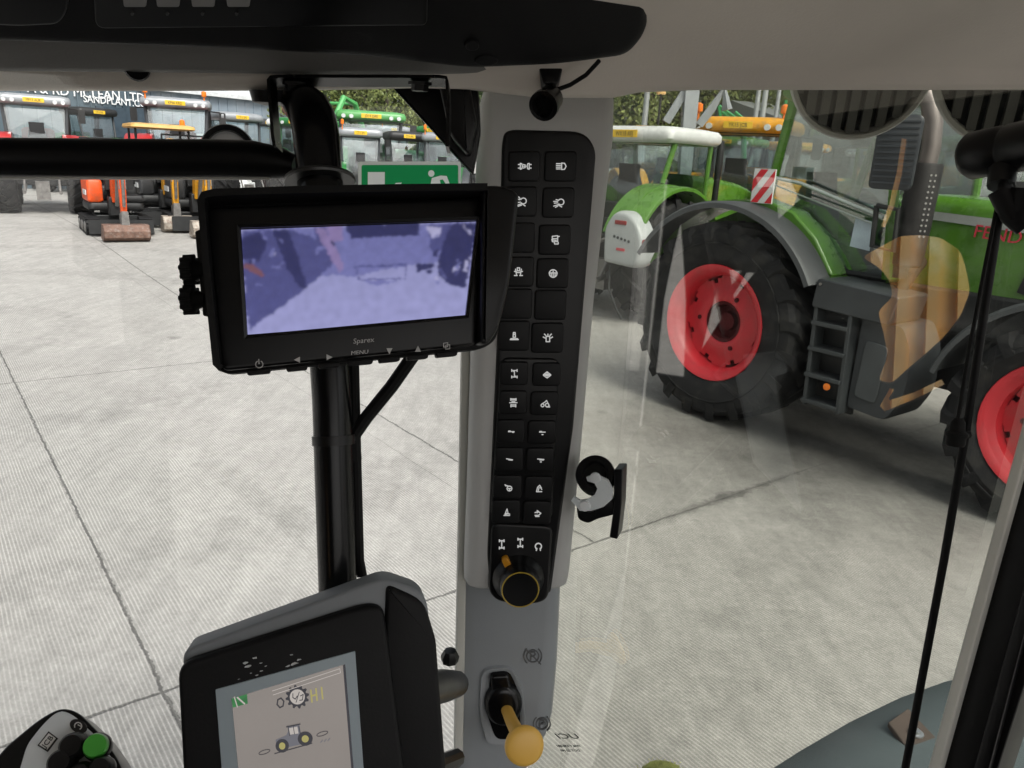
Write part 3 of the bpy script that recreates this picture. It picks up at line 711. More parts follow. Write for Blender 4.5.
# ------------------------------------------------------------------ mini diggers
def digger(loc, head, label, paint, bucket_m, canopy=None, s=1.0, dark=None, boom_m=None, bw=1.0, reach=1.75):
    T = empty('mini_digger', loc, head, label, 'digger', 'mini diggers in front of the tractors')
    dark = dark or BLK; boom_m = boom_m or paint
    for y in (-.6, .6):
        m = MB(); prof = [(-.75, .22), (-.68, .06), (-.5, 0), (.5, 0), (.68, .06), (.78, .22), (.68, .38), (.5, .44), (-.5, .44), (-.68, .38)]
        m.stack([[Vector((x, y + d, z)) for x, z in prof] for d in (-.15, .15)])
        for k in range(15):
            x = -.6 + k * .086; m.box((x, y, .45), (.04, .31, .03)); m.box((x, y, .006), (.04, .31, .012))
        for a in range(5):
            an = R_(-60 + 30 * a)
            for sg in (-1, 1): m.box((sg * (.52 + .25 * math.cos(an)), y, .22 + .225 * math.sin(an)), (.03, .31, .05), Matrix.Rotation(-an * sg, 3, 'Y'))
        t = m.build('track', RUB, T)
        m = MB()
        for x in (-.5, 0, .5): m.lathe([(0, .17), (.11, .17), (.13, .155), (.13, -.155), (.11, -.17), (0, -.17)], Matrix.Translation((x, y, .22)) @ X2(1), 14)
        m.build('roller', STL, t)
    m = MB(); m.box((0, 0, .36), (.8, .95, .26)); m.lathe([(.3, .48), (.34, .52), (.34, .6), (.3, .62)], None, 24); m.build('undercarriage', BLK, T, bevel=.02)
    m = MB(); m.hexa([Vector((.92, -.72, .08)), Vector((.92, .72, .08)), Vector((.98, .72, .08)), Vector((.98, -.72, .08))], [Vector((.9, -.72, .42)), Vector((.9, .72, .42)), Vector((.96, .72, .42)), Vector((.96, -.72, .42))])
    for y in (-.35, .35): m.tube([(.35, y, .3), (.92, y, .26)], .05, 8)
    m.build('dozer_blade', dark, T)
    def block(x0, x1, ya, yb, za, zb, r, nm, mt):
        q = MB(); q.stack([[Vector((x, y, z)) for x, y in rpoly([(x0 + k, ya + k), (x1 - k, ya + k), (x1 - k, yb - k), (x0 + k, yb - k)], r, 4)] for z, k in ((za, .03), (za + .04, 0), (zb - .07, 0), (zb - .02, .02), (zb, .07))]); return q.build(nm, mt, T, smooth=40)
    block(-.72, .46, -.64, .64, .60, .80, .14, 'house', dark)
    cv = block(-.70, .44, -.63, -.28, .80, 1.34, .08, 'side_cover', paint); block(-.72, -.30, -.26, .62, .80, 1.16, .10, 'engine_cover', dark); block(-.26, .42, -.12, .62, .80, .98, .04, 'footwell', BLK)
    q = MB(); q.box((.05, -.645, 1.02), (.5, .02, .12)); q.build('cover_stripe', WHT, cv)
    m = MB(); m.stack([rrect(-.05, .1, .22, .24, z, .06) for z in (1.12, 1.25)]); m.stack([rrect(-.28 - .03 * k, .1, .06, .23, 1.24 + .15 * k, .05) for k in range(4)]); m.build('seat', SEATM, T)
    for y in (-.14, .34):
        m = MB(); m.box((.32, y, 1.28), (.14, .14, .35)); m.tube([(.3, y, 1.45), (.36, y, 1.78)], .014, 6); m.build('control_stand', BLK, T)
    # swing post, boom, dipper, bucket
    m = MB(); m.box((.62, -.05, .72), (.3, .34, .46)); m.build('swing_post', dark, T, bevel=.03)
    def beam(pts, ws, hs, nm, mt):
        q = MB(); rings = []
        for i, p in enumerate(pts):
            a = Vector(pts[max(0, i - 1)]); c = Vector(pts[min(len(pts) - 1, i + 1)]); t = (c - a).normalized(); n = Vector((-t.z, 0, t.x))
            p = Vector(p); rings.append([p + Vector((0, sy * ws[i] / 2, 0)) + n * sn * hs[i] / 2 for sy, sn in ((-1, -1), (1, -1), (1, 1), (-1, 1))])
        q.stack(rings); return q.build(nm, mt, T, bevel=.015)
    b = beam([(.7, -.05, .85), (.85, -.05, 1.5), (1.15, -.05, 1.85), (reach, -.05, 2.0)], (.2, .2, .18, .16), (.26, .32, .28, .16), 'boom', boom_m)
    d = beam([(reach - .2, -.05, 2.14), (reach, -.05, 1.98), (reach + .02, -.05, 1.4), (reach - .02, -.05, .55)], (.16, .17, .15, .13), (.14, .24, .2, .12), 'dipper', boom_m)
    m = MB(); m.tube([(.82, -.05, .75), (1.3, -.05, 1.7)], .045, 10); m.tube([(reach + .18, -.05, 1.95), (reach + .16, -.05, 1.1), (reach + .1, -.05, .8)], .035, 8)
    for y in (-.12, .02): m.tube([(.8, y, 1.6), (1.2, y, 2.0), (reach, y, 2.18), (reach + .13, y, 1.95), (reach + .1, y, 1.2)], .014, 6)
    m.build('ram', STL, T)
    m = MB(); m.hexa([Vector((reach - .1, y, z)) for y, z in ((-.14, .36), (.04, .36), (.04, .62), (-.14, .62))], [Vector((reach + .14, y, z)) for y, z in ((-.14, .36), (.04, .36), (.02, .7), (-.12, .7))]); m.build('linkage', STL, T)
    m = MB(); prof = [(reach - .22, .05), (reach + .12, .01), (reach + .28, .1), (reach + .3, .25), (reach + .18, .38), (reach - .02, .40), (reach - .04, .37), (reach + .14, .34), (reach + .25, .23), (reach + .23, .12), (reach + .1, .05), (reach - .2, .075)]
    m.stack([[Vector((x, y - .05, z)) for x, z in prof] for y in (-bw / 2, bw / 2)])
    for y in (-bw / 2, bw / 2 - .015): m.hexa([Vector((x, y - .05 + (.002 if y < 0 else -.002), z)) for x, z in prof[:6]], [Vector((x, y - .035 + (.002 if y < 0 else -.002), z)) for x, z in prof[:6]])
    m.build('bucket', bucket_m, T, smooth=40)
    if canopy:
        m = MB()
        for x in (-.7, .42):
            for y in (-.62, .62): m.tube([(x, y, 1.25), (x * .95, y, 2.42)], .03, 8)
        m.build('canopy_post', BLK, T)
        m = MB(); m.stack([rrect(-.12, 0, .75, .72, 2.40, .12), rrect(-.12, 0, .8, .76, 2.43, .14), rrect(-.12, 0, .78, .74, 2.5, .16), rrect(-.12, 0, .6, .6, 2.53, .16)]); r = m.build('canopy_roof', canopy, T, smooth=45)
        m = MB(); m.lathe([(0, 0), (.06, 0), (.07, .03), (.06, .15), (0, .18)], Matrix.Translation((.3, .5, 2.5)), 12); m.build('beacon', AMB, T)
    else:
        m = MB(); m.tube([(-.6, -.6, 1.2), (-.62, -.55, 2.3), (-.62, .55, 2.3), (-.6, .6, 1.2)], .03, 8); m.build('roll_bar', BLK, T)
    T.scale = (s, s, s)
    return T
g1 = gnd(99, 240); cd = math.atan2(-g1.y, -g1.x)
digger(g1 + Vector((-.35, 1.45, 0)), cd + .12, 'orange mini digger resting on a wide rusty brown bucket', ORG, RUST, s=.93)
g2 = gnd(116, 232); digger(g2 + Vector((.2, 2.2, 0)), cd + .1, 'black and yellow mini digger under a yellow canopy', mat('digger_black', (.035, .036, .038), .45), PALEST, canopy=mat('canopy_tan', (.62, .36, .10), .5), boom_m=YEL, s=1.0, bw=.7)
g3 = gnd(162, 236); digger(g3 + Vector((.1, 1.7, 0)), cd + .1, 'yellow mini digger with a pale bucket, half hidden behind the monitor', mat('digger_black', (.035, .036, .038), .45), PALEST, boom_m=YEL, s=1.0, bw=.85)

# ------------------------------------------------------------------ loader mast, sprayer frame, poles
def mast():
    p = ground_at(668, 15.5); T = empty('loader_mast', p, 0, 'grey steel loader mast with two slanted arms rising behind the white roof', 'mast')
    z0 = 0
    gm = mat('mast_grey', (.33, .35, .37), .45, .3, var=.1)
    def q(px, py):
        r = ray(px, py); k = 15.5 / math.hypot(r.x, r.y); return EYE + r * k
    m = MB(); m.tube([q(676, 235), q(683, 190), q(687, 140), q(694, 60)], [.15, .15, .17, .19], 4); wbuild(m, 'upright', gm, T, smooth=20, bevel=.01)
    m = MB(); m.tube([q(666, 122), q(676, 106), q(690, 84)], .10, 4); wbuild(m, 'slanted_arm', gm, T, smooth=20)
    m = MB(); m.tube([q(699, 125), q(712, 108), q(724, 90), q(727, 110)], .10, 4); wbuild(m, 'slanted_arm', gm, T, smooth=20)
    m = MB(); m.tube([q(682, 112), q(692, 130), q(700, 122)], .05, 8); wbuild(m, 'ram', STL, T)
    m = MB(); m.box(p + Vector((0, 0, .3)), (.9, .9, .6)); wbuild(m, 'foot', gm, T, bevel=.03)
mast()
def sprayer():
    p = ground_at(742, 18); T = empty('sprayer_boom', p, 0, 'folded green sprayer boom lattice between the mast and the sky gap', 'sprayer boom')
    gm = mat('lattice_green', (.03, .25, .08), .4)
    def q(px, py):
        r = ray(px, py); k = 18 / math.hypot(r.x, r.y); return EYE + r * k
    m = MB()
    for a, c in (((719, 106), (744, 124)), ((722, 112), (748, 132)), ((735, 112), (752, 126)), ((719, 106), (722, 130)), ((726, 111), (728, 130)), ((734, 117), (735, 135)), ((744, 124), (744, 140)), ((719, 122), (744, 138)), ((786, 100), (779, 150)), ((780, 112), (788, 118))): m.tube([q(*a), q(*c)], .035, 6)
    wbuild(m, 'lattice', gm, T)
    m = MB(); m.tube([q(742, 300), q(744, 125)], .06, 8); wbuild(m, 'post', gm, T)
    m = MB(); m.box(p + Vector((0, 0, .4)), (1.2, 1.0, .8)); wbuild(m, 'base', DGRN, T, bevel=.05)
sprayer()
pm = mat('galvanised_pole', (.4, .42, .43), .4, .5)
for px, d, lab, r_, hgt in ((627.5, 30, 'slim galvanised lamp pole standing above the white tractor roof', .12, 6.6), (731, 33, 'thin grey pole left of the green lattice', .11, 7.5), (737.5, 27, 'thicker pale pole left of the amber beacon', .10, 7.0), (750, 36, 'thin pale pole right of the green lattice, near the sky gap', .10, 7.5)):
    p = ground_at(px, d); m = MB(); m.lathe([(r_ * 1.9, 0), (r_ * 1.9, .03), (r_, .05), (r_ * .8, hgt), (0, hgt)], None, 12)
    o = m.build('lamp_pole', pm, None); o.location = p; tag(o, lab, 'pole', 'poles behind the machines')
    m = MB(); m.box((.3, 0, hgt - .04), (.7, .22, .1)); m.build('lamp_head', GRYP, o, bevel=.02)

# ------------------------------------------------------------------ buildings
def ribbed(name, rgb, scale):
    m = mat(name, rgb, .45, .1, var=.08, vs=.6); return m
def wall_building(name, A, B, depth, H, m_wall, m_roof, label, ribs=.25, gable=0):
    T = empty(name, A, 0, label, 'building')
    e = (B - A); Lw = e.length; e.normalize(); n = Vector((e.y, -e.x, 0));
    if n.dot(EYE - A) < 0: n = -n
    m = MB(); q = [A, B, B - n * depth, A - n * depth]; lo = [Vector((p.x, p.y, -.05)) for p in q]; hi = [Vector((p.x, p.y, H)) for p in q]; m.hexa(lo, hi)
    k = 0; x = ribs
    while x < Lw:
        c = A + e * x + n * .025; m.hexa([Vector((c.x, c.y, .12)) + e * a + n * b for a, b in ((-.045, -.02), (.045, -.02), (.025, .03), (-.025, .03))], [Vector((c.x, c.y, H - .1)) + e * a + n * b for a, b in ((-.045, -.02), (.045, -.02), (.025, .03), (-.025, .03))]); x += ribs
    wbuild(m, 'ribbed_wall', m_wall, T, smooth=0)
    m = MB(); o = .35; q2 = [A - e * o + n * o, B + e * o + n * o, B + e * o - n * (depth + o), A - e * o - n * (depth + o)]; rg = (H + 1.2)
    mid = [A - e * o - n * depth / 2, B + e * o - n * depth / 2]
    vs = [Vector((p.x, p.y, H)) for p in q2] + [Vector((p.x, p.y, H + .18)) for p in q2] + [Vector((p.x, p.y, rg)) for p in mid]
    m.add(vs, [(3, 2, 1, 0), (0, 1, 5, 4), (2, 3, 7, 6), (4, 5, 9, 8), (6, 7, 8, 9), (1, 2, 6, 9, 5), (3, 0, 4, 8, 7)]); wbuild(m, 'roof', m_roof, T, smooth=0)
    return T, e, n
def hz(px, py, dist):
    r = ray(px, py); return CH + r.z * dist / math.hypot(r.x, r.y)
d1 = 44.0; s1 = hz(203, 91, 1) - CH; s2 = hz(271, 98.5, 1) - CH; d2 = d1 * s1 / s2
P1, P2 = ground_at(203, d1), ground_at(271, d2); Hh = CH + s1 * d1
ee = (P2 - P1).normalized()
wall_building('ribbed_shed', Vector((*(P1 - ee * 9).to_2d(), 0)), Vector((*(P2 + ee * 8).to_2d(), 0)), 14, Hh - .2, mat('blue_grey_cladding', (.24, .29, .34), .5, .1, var=.07, vs=.5), mat('pale_roof_sheet', (.6, .62, .63), .5), 'long shed clad in pale blue-grey ribbed sheeting behind the silver tractors', .5)
A, B = ground_at(-90, 36), ground_at(153, 38.5)
SB, e_, n_ = wall_building('sign_building', Vector((A.x, A.y, 0)), Vector((B.x, B.y, 0)), 4, 7.5, mat('slate_cladding', (.085, .12, .145), .5, .1, var=.08, vs=.5), mat('slate_trim', (.1, .13, .15), .5), 'dark slate building with white dealer lettering at far left', .5)
def onwall(px, py, off=.08):
    r = ray(px, py); t = (A - EYE + n_ * off).dot(n_) / r.dot(n_); return EYE + r * t
WL = emit  # (lettering is plain white paint)
def letters(txt, x0, x1, yb, yt, nm='lettering'):
    a, b = onwall(x0, yb), onwall(x1, yb); ht = (onwall((x0 + x1) / 2, yt) - onwall((x0 + x1) / 2, yb)).z
    c = (a + b) / 2; c.z += ht / 2
    vs, fs = glyphs(txt, c, e_, (0, 0, 1), ht, .02)
    w0 = max((v - c).dot(e_) for v in vs) - min((v - c).dot(e_) for v in vs); k = (b - a).length / w0
    mid = (max((v - c).dot(e_) for v in vs) + min((v - c).dot(e_) for v in vs)) / 2
    vs = [v + e_ * ((v - c).dot(e_) * (k - 1) - mid * k) for v in vs]
    m = MB(); m.add(vs, fs); wbuild(m, nm, mat('sign_white', (.8, .81, .82), .5, var=.03), SB, smooth=0)
letters('A & RD MCLEAN LTD', 28, 144, 97.5, 88)
letters('SANDPLANT.COM', 84, 152, 105, 98)
# windows in the slate wall, behind the first tractor
for px in (112, 138):
    m = MB(); c = onwall(px, 122, .06); m.box(c, (1.2, .1, 1.2), Matrix.Rotation(math.atan2(e_.y, e_.x), 3, 'Z')); wbuild(m, 'window', mat('dark_window', (.05, .07, .09), .1), SB, smooth=0)
# dark barn end under the sky gap
A2, B2 = ground_at(757, 40), ground_at(784, 41)
wall_building('dark_barn', Vector((A2.x, A2.y, 0)), Vector((B2.x, B2.y, 0)), 8, hz(770, 124, 41), mat('barn_dark', (.10, .11, .11), .6), mat('barn_roof', (.16, .17, .17), .6), 'low dark barn end just under the bright gap of sky', .4)

# ------------------------------------------------------------------ trees
def leafm(nm, a, b):
    m = bpy.data.materials.new(nm); m.use_nodes = True; nt = m.node_tree; N = nt.nodes; L = nt.links; bs = N['Principled BSDF']
    g = N.new('ShaderNodeNewGeometry'); cr = N.new('ShaderNodeValToRGB'); cr.color_ramp.elements[0].color = (*a, 1); cr.color_ramp.elements[1].color = (*b, 1)
    L.new(g.outputs['Random Per Island'], cr.inputs['Fac']); L.new(cr.outputs['Color'], bs.inputs['Base Color']); bs.inputs['Roughness'].default_value = .6
    return m
LF = [leafm('leaves_olive', (.07, .10, .025), (.19, .22, .06)), leafm('leaves_mid', (.05, .09, .02), (.14, .18, .05)), leafm('leaves_deep', (.035, .07, .02), (.09, .13, .04))]
BARK = mat('bark', (.09, .075, .06), .9, var=.3, vs=6, bump=.5, bs=20)
def tree_meshes(seed, H, W, lm):
    rd = random.Random(seed); tr = MB(); cr = MB()
    tr.tube([(0, 0, -.1), (.05, 0, H * .25), (-.1, .1, H * .5), (0, 0, H * .85)], [.32, .24, .16, .05], 8)
    cl = []
    for k in range(16):
        a = rd.uniform(0, 2 * PI); z = H * rd.uniform(.25, .95); r = W * rd.uniform(.3, .95) * math.sin(PI * min(1, (z / H) * .8 + .12)); e = Vector((r * math.cos(a), r * math.sin(a), z))
        tr.tube([(0, 0, z * .6), e * .5 + Vector((0, 0, z * .4)), e], [.10, .06, .02], 5); cl.append((e, W * rd.uniform(.25, .5)))
    cl.append((Vector((0, 0, H * .9)), W * .4))
    for c, r in cl:
        for k in range(720):
            d = Vector((rd.gauss(0, 1), rd.gauss(0, 1), rd.gauss(0, .8))).normalized() * r * rd.uniform(.55, 1.1)
            p = c + d; s_ = rd.uniform(.06, .15); u = Vector((rd.gauss(0, 1), rd.gauss(0, 1), rd.gauss(0, 1))).normalized(); v = u.orthogonal().normalized()
            cr.add([p - u * s_, p + v * s_ * .6, p + u * s_, p - v * s_ * .6 + u.cross(v) * .05], [(0, 1, 2, 3)])
    return tr, cr
protos = []
for k, (sd_, H, W) in enumerate(((3, 11, 4.2), (11, 9.5, 4.6), (29, 12.5, 4.0))):
    tr, cr = tree_meshes(sd_, H, W, LF[k])
    T = empty('tree', (0, 0, 0)); tr.build('trunk', BARK, T); cr.build('crown', LF[k], T, smooth=0); protos.append(T)
TL = ['broad olive-green tree behind the machines, %s', 'tall mid-green tree behind the machines, %s', 'deep green tree behind the machines, %s']
spots = [(338, 48, 0, 'left of the raised loader arms'), (345, 50, 1, 'within the raised loader arms'), (385, 47, 0, 'above the green-roofed tractor'), (420, 52, 1, 'left of the black corner trim'), (452, 49, 2, 'behind the black corner trim'),
         (605, 46, 2, 'behind the top of the pillar'), (636, 44, 0, 'right of the slim lamp pole'), (662, 48, 1, 'behind the beacon stalk'), (690, 45, 0, 'behind the loader mast'), (716, 50, 1, 'behind the right slanted arm'), (737, 55, 2, 'left of the sky gap'),
         (880, 60, 1, 'behind the ribbed lamps'), (930, 62, 2, 'behind the tall exhaust'), (985, 58, 0, 'behind the right lamp')]
used = set()
for px, d, k, where in spots:
    T = protos[k]
    if k in used:
        n = T.copy(); COL.objects.link(n)
        for ch in T.children:
            c = ch.copy(); COL.objects.link(c); c.parent = n
        T = n
    used.add(k)
    p = ground_at(px, d); T.location = p; T.rotation_euler = (0, 0, random.uniform(0, 6.28)); sc_ = random.uniform(.85, 1.1) if not px in (880, 930, 985) else .27
    T.scale = (sc_, sc_, sc_); tag(T, TL[k] % where, 'tree', 'trees behind the yard')
# ------------------------------------------------------------------ the cab round the driver
def lit_through(name, rgb, k=.5):
    m = bpy.data.materials.new(name); m.use_nodes = True; nt = m.node_tree; N = nt.nodes; L = nt.links; b = N['Principled BSDF']; b.inputs['Base Color'].default_value = (*rgb, 1); b.inputs['Roughness'].default_value = .4
    t = N.new('ShaderNodeBsdfTranslucent'); t.inputs['Color'].default_value = (*rgb, 1); mx = N.new('ShaderNodeMixShader'); mx.inputs[0].default_value = k
    L.new(b.outputs[0], mx.inputs[1]); L.new(t.outputs[0], mx.inputs[2]); L.new(mx.outputs[0], N['Material Output'].inputs['Surface']); return m
TRIM = mat('headliner_beige', (.66, .61, .55), .75, var=.06, vs=9, bump=.25, bs=500)
PILG = mat('pillar_grey', (.50, .50, .49), .55, var=.06, vs=8, bump=.2, bs=700)
PILL = mat('pillar_lower_grey', (.29, .31, .325), .5, var=.06, vs=8, bump=.2, bs=700)
CBLK = mat('cab_black', (.0055, .0055, .006), .55, spec=.2, var=.15, vs=20, bump=.15, bs=600)
CBL2 = mat('cab_black_satin', (.005, .005, .0055), .34, spec=.3, var=.15, vs=20)
GLB = mat('gloss_black', (.004, .004, .0045), .25, spec=.3, var=.1)
KEYM = mat('key_black', (.004, .004, .0045), .45, spec=.25, var=.15, vs=40, bump=.1, bs=900)
PRT = mat('print_white', (.75, .75, .73), .6, var=.02)
ICM = emit('backlit_symbol', (.8, .8, .78), .3)
RUBB = mat('cab_rubber', (.006, .006, .006), .7, spec=.2)
SEAL = mat('pale_seal', (.62, .62, .57), .6, var=.06)
YK = mat('yellow_knob', (.80, .47, .09), .4, var=.04)
CHR = mat('zinc', (.55, .56, .57), .3, .9, var=.1)
FLG = glass('screen_glass', (.955, .965, .96), 1.0)
DGL = glass('door_glass', (.90, .915, .875), 4.2, smear=.05)

CAB = empty('tractor_cab', (0, 0, 0), 0, 'inside of the tractor cab the view is taken from, with pale headliner and grey pillar', 'tractor cab')
CAB.location = TF * -.1 + Vector((0, 0, 0))
def cb(mb, name, m, **k): return wbuild(mb, name, m, CAB, **k)
def cabp(t, r, z): return TF * t + TR * r + Vector((0, 0, z))
T_WS, R_DR = .655, .56
ND = Vector((.55, .83, 0)).normalized(); DD = Vector((ND.y, -ND.x, 0)); P1 = at(590, 400, .82); CD = P1.dot(ND)      # the door glass stands open a little
def doorp(s, z, o=0): return ND * (CD + o) + DD * (P1.dot(DD) + s) + Vector((0, 0, z))
# --- headliner trim along the top of the glass
def loft(mb, rows, th=None):
    rings = [[at(*p) for p in r] for r in rows]; mb.stack(rings, False, False, closed=False)
xs = [-260, -60, 60, 180, 300, 420, 470, 540, 612, 640, 700, 800, 900, 1000, 1100, 1300]
def trim_row(f, d, up):      # f: pixel height of the row for each x
    return [(x, f(x), d) for x in xs]
low = lambda x: 90 if x < 280 else (90 - (x - 280) * .02 if x < 450 else (87 + (x - 450) * .10 if x < 540 else (97 if x < 620 else max(89, 97 - (x - 612) * .2))))
m = MB()
rows = [trim_row(lambda x: -150, .31, 0), trim_row(lambda x: -20, .45, 0), trim_row(lambda x: 30, .50, 0), trim_row(lambda x: low(x) - 24, .535, 0), trim_row(lambda x: low(x) - 17, .542, 0), trim_row(lambda x: low(x) - 6, .548, 0), trim_row(lambda x: low(x) - 1.5, .553, 0), trim_row(lambda x: low(x), .562, 0), trim_row(lambda x: low(x) + 1, .585, 0), trim_row(lambda x: low(x) - 12, .80, 0), trim_row(lambda x: -60, .85, 0)]
loft(m, rows); cb(m, 'headliner', TRIM, smooth=60)
# --- roof, floor, rear of the cab (behind the driver)
m = MB()
def slabbox(mb, t0, t1, r0, r1, z0, z1): mb.hexa([cabp(t, r, z0) for t, r in ((t0, r0), (t1, r0), (t1, r1), (t0, r1))], [cabp(t, r, z1) for t, r in ((t0, r0), (t1, r0), (t1, r1), (t0, r1))])
slabbox(m, -1.0, .80, -1.15, .72, CH + .26, CH + .32); cb(m, 'roof', TRIM)
m = MB(); slabbox(m, -1.0, .62, -1.1, .50, CH - 1.55, CH - 1.5); cb(m, 'floor', CBLK)
m = MB(); slabbox(m, -1.0, -.95, -1.07, .52, CH - 1.5, CH - .55); slabbox(m, -1.0, -.92, -1.1, -.98, CH - .55, CH + .26); slabbox(m, -1.0, -.92, .44, .55, CH - .55, CH + .26); cb(m, 'rear_wall', CBLK)
# left side of the cab: added dark mask, its gaps shaping the door glass reflections
TANG = [rpoly([(862, 257), (882, 246), (900, 236), (921, 235), (942, 238), (962, 251), (968, 270), (972, 292), (963, 316), (946, 338), (926, 356), (908, 371), (893, 385), (878, 381), (888, 356), (884, 334), (878, 311), (893, 297), (890, 281), (880, 268)], 6, 3),
        [(881, 226), (889, 205), (897, 172), (902, 138), (908, 139), (903, 175), (895, 208), (886, 228)], [(880, 406), (890, 388), (896, 390), (890, 400), (915, 392), (942, 379), (946, 386), (918, 400), (886, 413)]]
GAPS = [[(681, 222), (686, 300), (684, 378), (656, 374), (664, 300), (674, 250)], [(722, 264), (754, 251), (763, 263), (743, 288), (724, 315), (702, 350), (712, 310)], [(737.6, 208), (738, 241), (729, 240)],
        [(598, 250), (634, 226), (640, 300), (622, 342), (596, 346)], [(756, 175), (790, 178), (800, 200), (776, 222), (762, 204)], [(612, 160), (640, 160), (640, 200), (612, 204)]] + TANG
def mirrored(px, py, rl=-1.08):
    # the point of the added mask at r = rl that the door glass shows at this place
    r = ray(px, py); n = ND; c = CD + .0025; rf = r - n * (2 * r.dot(n)); E2 = EYE - n * (2 * (EYE.dot(n) - c))
    q = EYE + r * ((c - EYE.dot(n)) / r.dot(n)); t = (rl - q.dot(TR)) / rf.dot(TR); return q + rf * t
def left_side():
    bm = bmesh.new(); edges = []
    def loop(pts):
        vs = [bm.verts.new(p - CAB.location) for p in pts]
        for i in range(len(vs)): edges.append(bm.edges.new((vs[i], vs[(i + 1) % len(vs)])))
    loop([cabp(t, -1.08, z) for t, z in ((-1.0, CH - 1.9), (.655, CH - 1.9), (.655, CH + .26), (-1.0, CH + .26))])
    for g in GAPS: loop([mirrored(*p) for p in g])
    bmesh.ops.triangle_fill(bm, use_beauty=True, use_dissolve=False, edges=edges)
    me = bpy.data.meshes.new('reflection_mask'); bm.to_mesh(me); bm.free(); me.materials.append(CBLK)
    o = bpy.data.objects.new('reflection_mask', me); COL.objects.link(o); o.parent = CAB
    sm = o.modifiers.new('thickness', 'SOLIDIFY'); sm.thickness = .02
left_side()
# unseen tan body added on the far side to colour the door glass reflection
def reflected_tan():
    q = [mirrored(px, py, -2.0) for g in TANG for px, py in g]; ts = [p.dot(TF) for p in q]; zs = [p.z for p in q]
    t0, t1, z0, z1 = min(ts) - .15, max(ts) + .1, min(zs) - .02, max(zs) + .3
    T = wempty('reflection_trailer', cabp((t0 + t1) / 2, -2.4, 0), 'tan trailer side with pale streaks, added out of view to reflect in the door glass', 'trailer')
    m = MB(); m.hexa([cabp(t, r, z) for t, r, z in ((t0, -2.75, z1 - .05), (t1, -2.75, z1 - .05), (t1, -1.75, z0 - .03), (t0, -1.75, z0 - .03))], [cabp(t, r, z) for t, r, z in ((t0, -2.70, z1), (t1, -2.70, z1), (t1, -1.70, z0), (t0, -1.70, z0))]); wbuild(m, 'side_panel', PANT, T, smooth=0)
    m = MB()
    for k in range(6):
        t = t0 + (t1 - t0) * (k + .5) / 6; m.hexa([cabp(t + a, -2.70 + b, z1 + .0) for a, b in ((-.02, -.02), (.02, -.02), (.02, .03), (-.02, .03))], [cabp(t + a, -1.70 + b, z0) for a, b in ((-.02, -.02), (.02, -.02), (.02, .03), (-.02, .03))])
    wbuild(m, 'rib', PANT, T, smooth=0)
    m = MB(); m.hexa([cabp(t, r, .55) for t, r in ((t0, -3.4), (t1, -3.4), (t1, -1.8), (t0, -1.8))], [cabp(t, r, max(.7, z0 - .06)) for t, r in ((t0, -3.4), (t1, -3.4), (t1, -1.8), (t0, -1.8))]); wbuild(m, 'chassis', BLK, T)
    for t in (t0 + .3, t1 - .3):
        m = MB(); m.lathe([(0, .12), (.2, .12), (.24, .1), (.38, .12), (.4, .08), (.4, -.08), (.38, -.12), (0, -.12)], Matrix.Translation(cabp(t, -1.75, .4)) @ TR.to_track_quat('Z', 'Y').to_matrix().to_4x4(), 24); wbuild(m, 'wheel', RUB, T)
PANT = mat('tan_panel', (.80, .46, .14), .6, var=.16, vs=3, dirt=(.82, .68, .46))
reflected_tan()
# --- glass
m = MB(); m.hexa([cabp(T_WS, r, z) for r, z in ((-1.02, CH - 1.3), (.50, CH - 1.3), (.50, CH + .12), (-1.02, CH + .12))], [cabp(T_WS + .005, r, z) for r, z in ((-1.02, CH - 1.3), (.50, CH - 1.3), (.50, CH + .12), (-1.02, CH + .12))]); cb(m, 'windscreen', FLG, smooth=0)
m = MB(); dq = ((-.045, CH - 1.3), (.95, CH - 1.3), (.95, CH + .12), (-.045, CH + .10)); m.hexa([doorp(t, z) for t, z in dq], [doorp(t, z, .005) for t, z in dq]); DG = cb(m, 'door_glass', DGL, smooth=0)
# mirrored maker's print low on the door glass
PD = Plane((560, 745, .9), (700, 745, .9), (560, 600, .9))
PD.o = doorp(0, CH - .4, -.0015); PD.n = -ND
for txt, x0, x1, y, h in (('UCI', 555, 579, 736, 5), ('ITALY 43R-001', 556, 580, 746, 2), ('DOT 22 M3', 560, 580, 750.5, 2)):
    c = PD.pt((x0 + x1) / 2, y); uu = (PD.pt(x1, y) - PD.pt(x0, y)); vv = (PD.pt(x0, y - h) - PD.pt(x0, y)); hh = vv.length
    vs, fs = glyphs(txt, c, uu, vv, hh, .0003)
    un = uu.normalized(); mx_ = max(abs((v - c).dot(un)) for v in vs); k = uu.length / 2 / mx_
    vs = [c + (v - c) - un * (v - c).dot(un) * (1 + k) for v in vs]
    m = MB(); m.add(vs, fs); m.v = [v - CAB.location for v in m.v]; o = m.build('glass_print', PLB, DG, smooth=0)
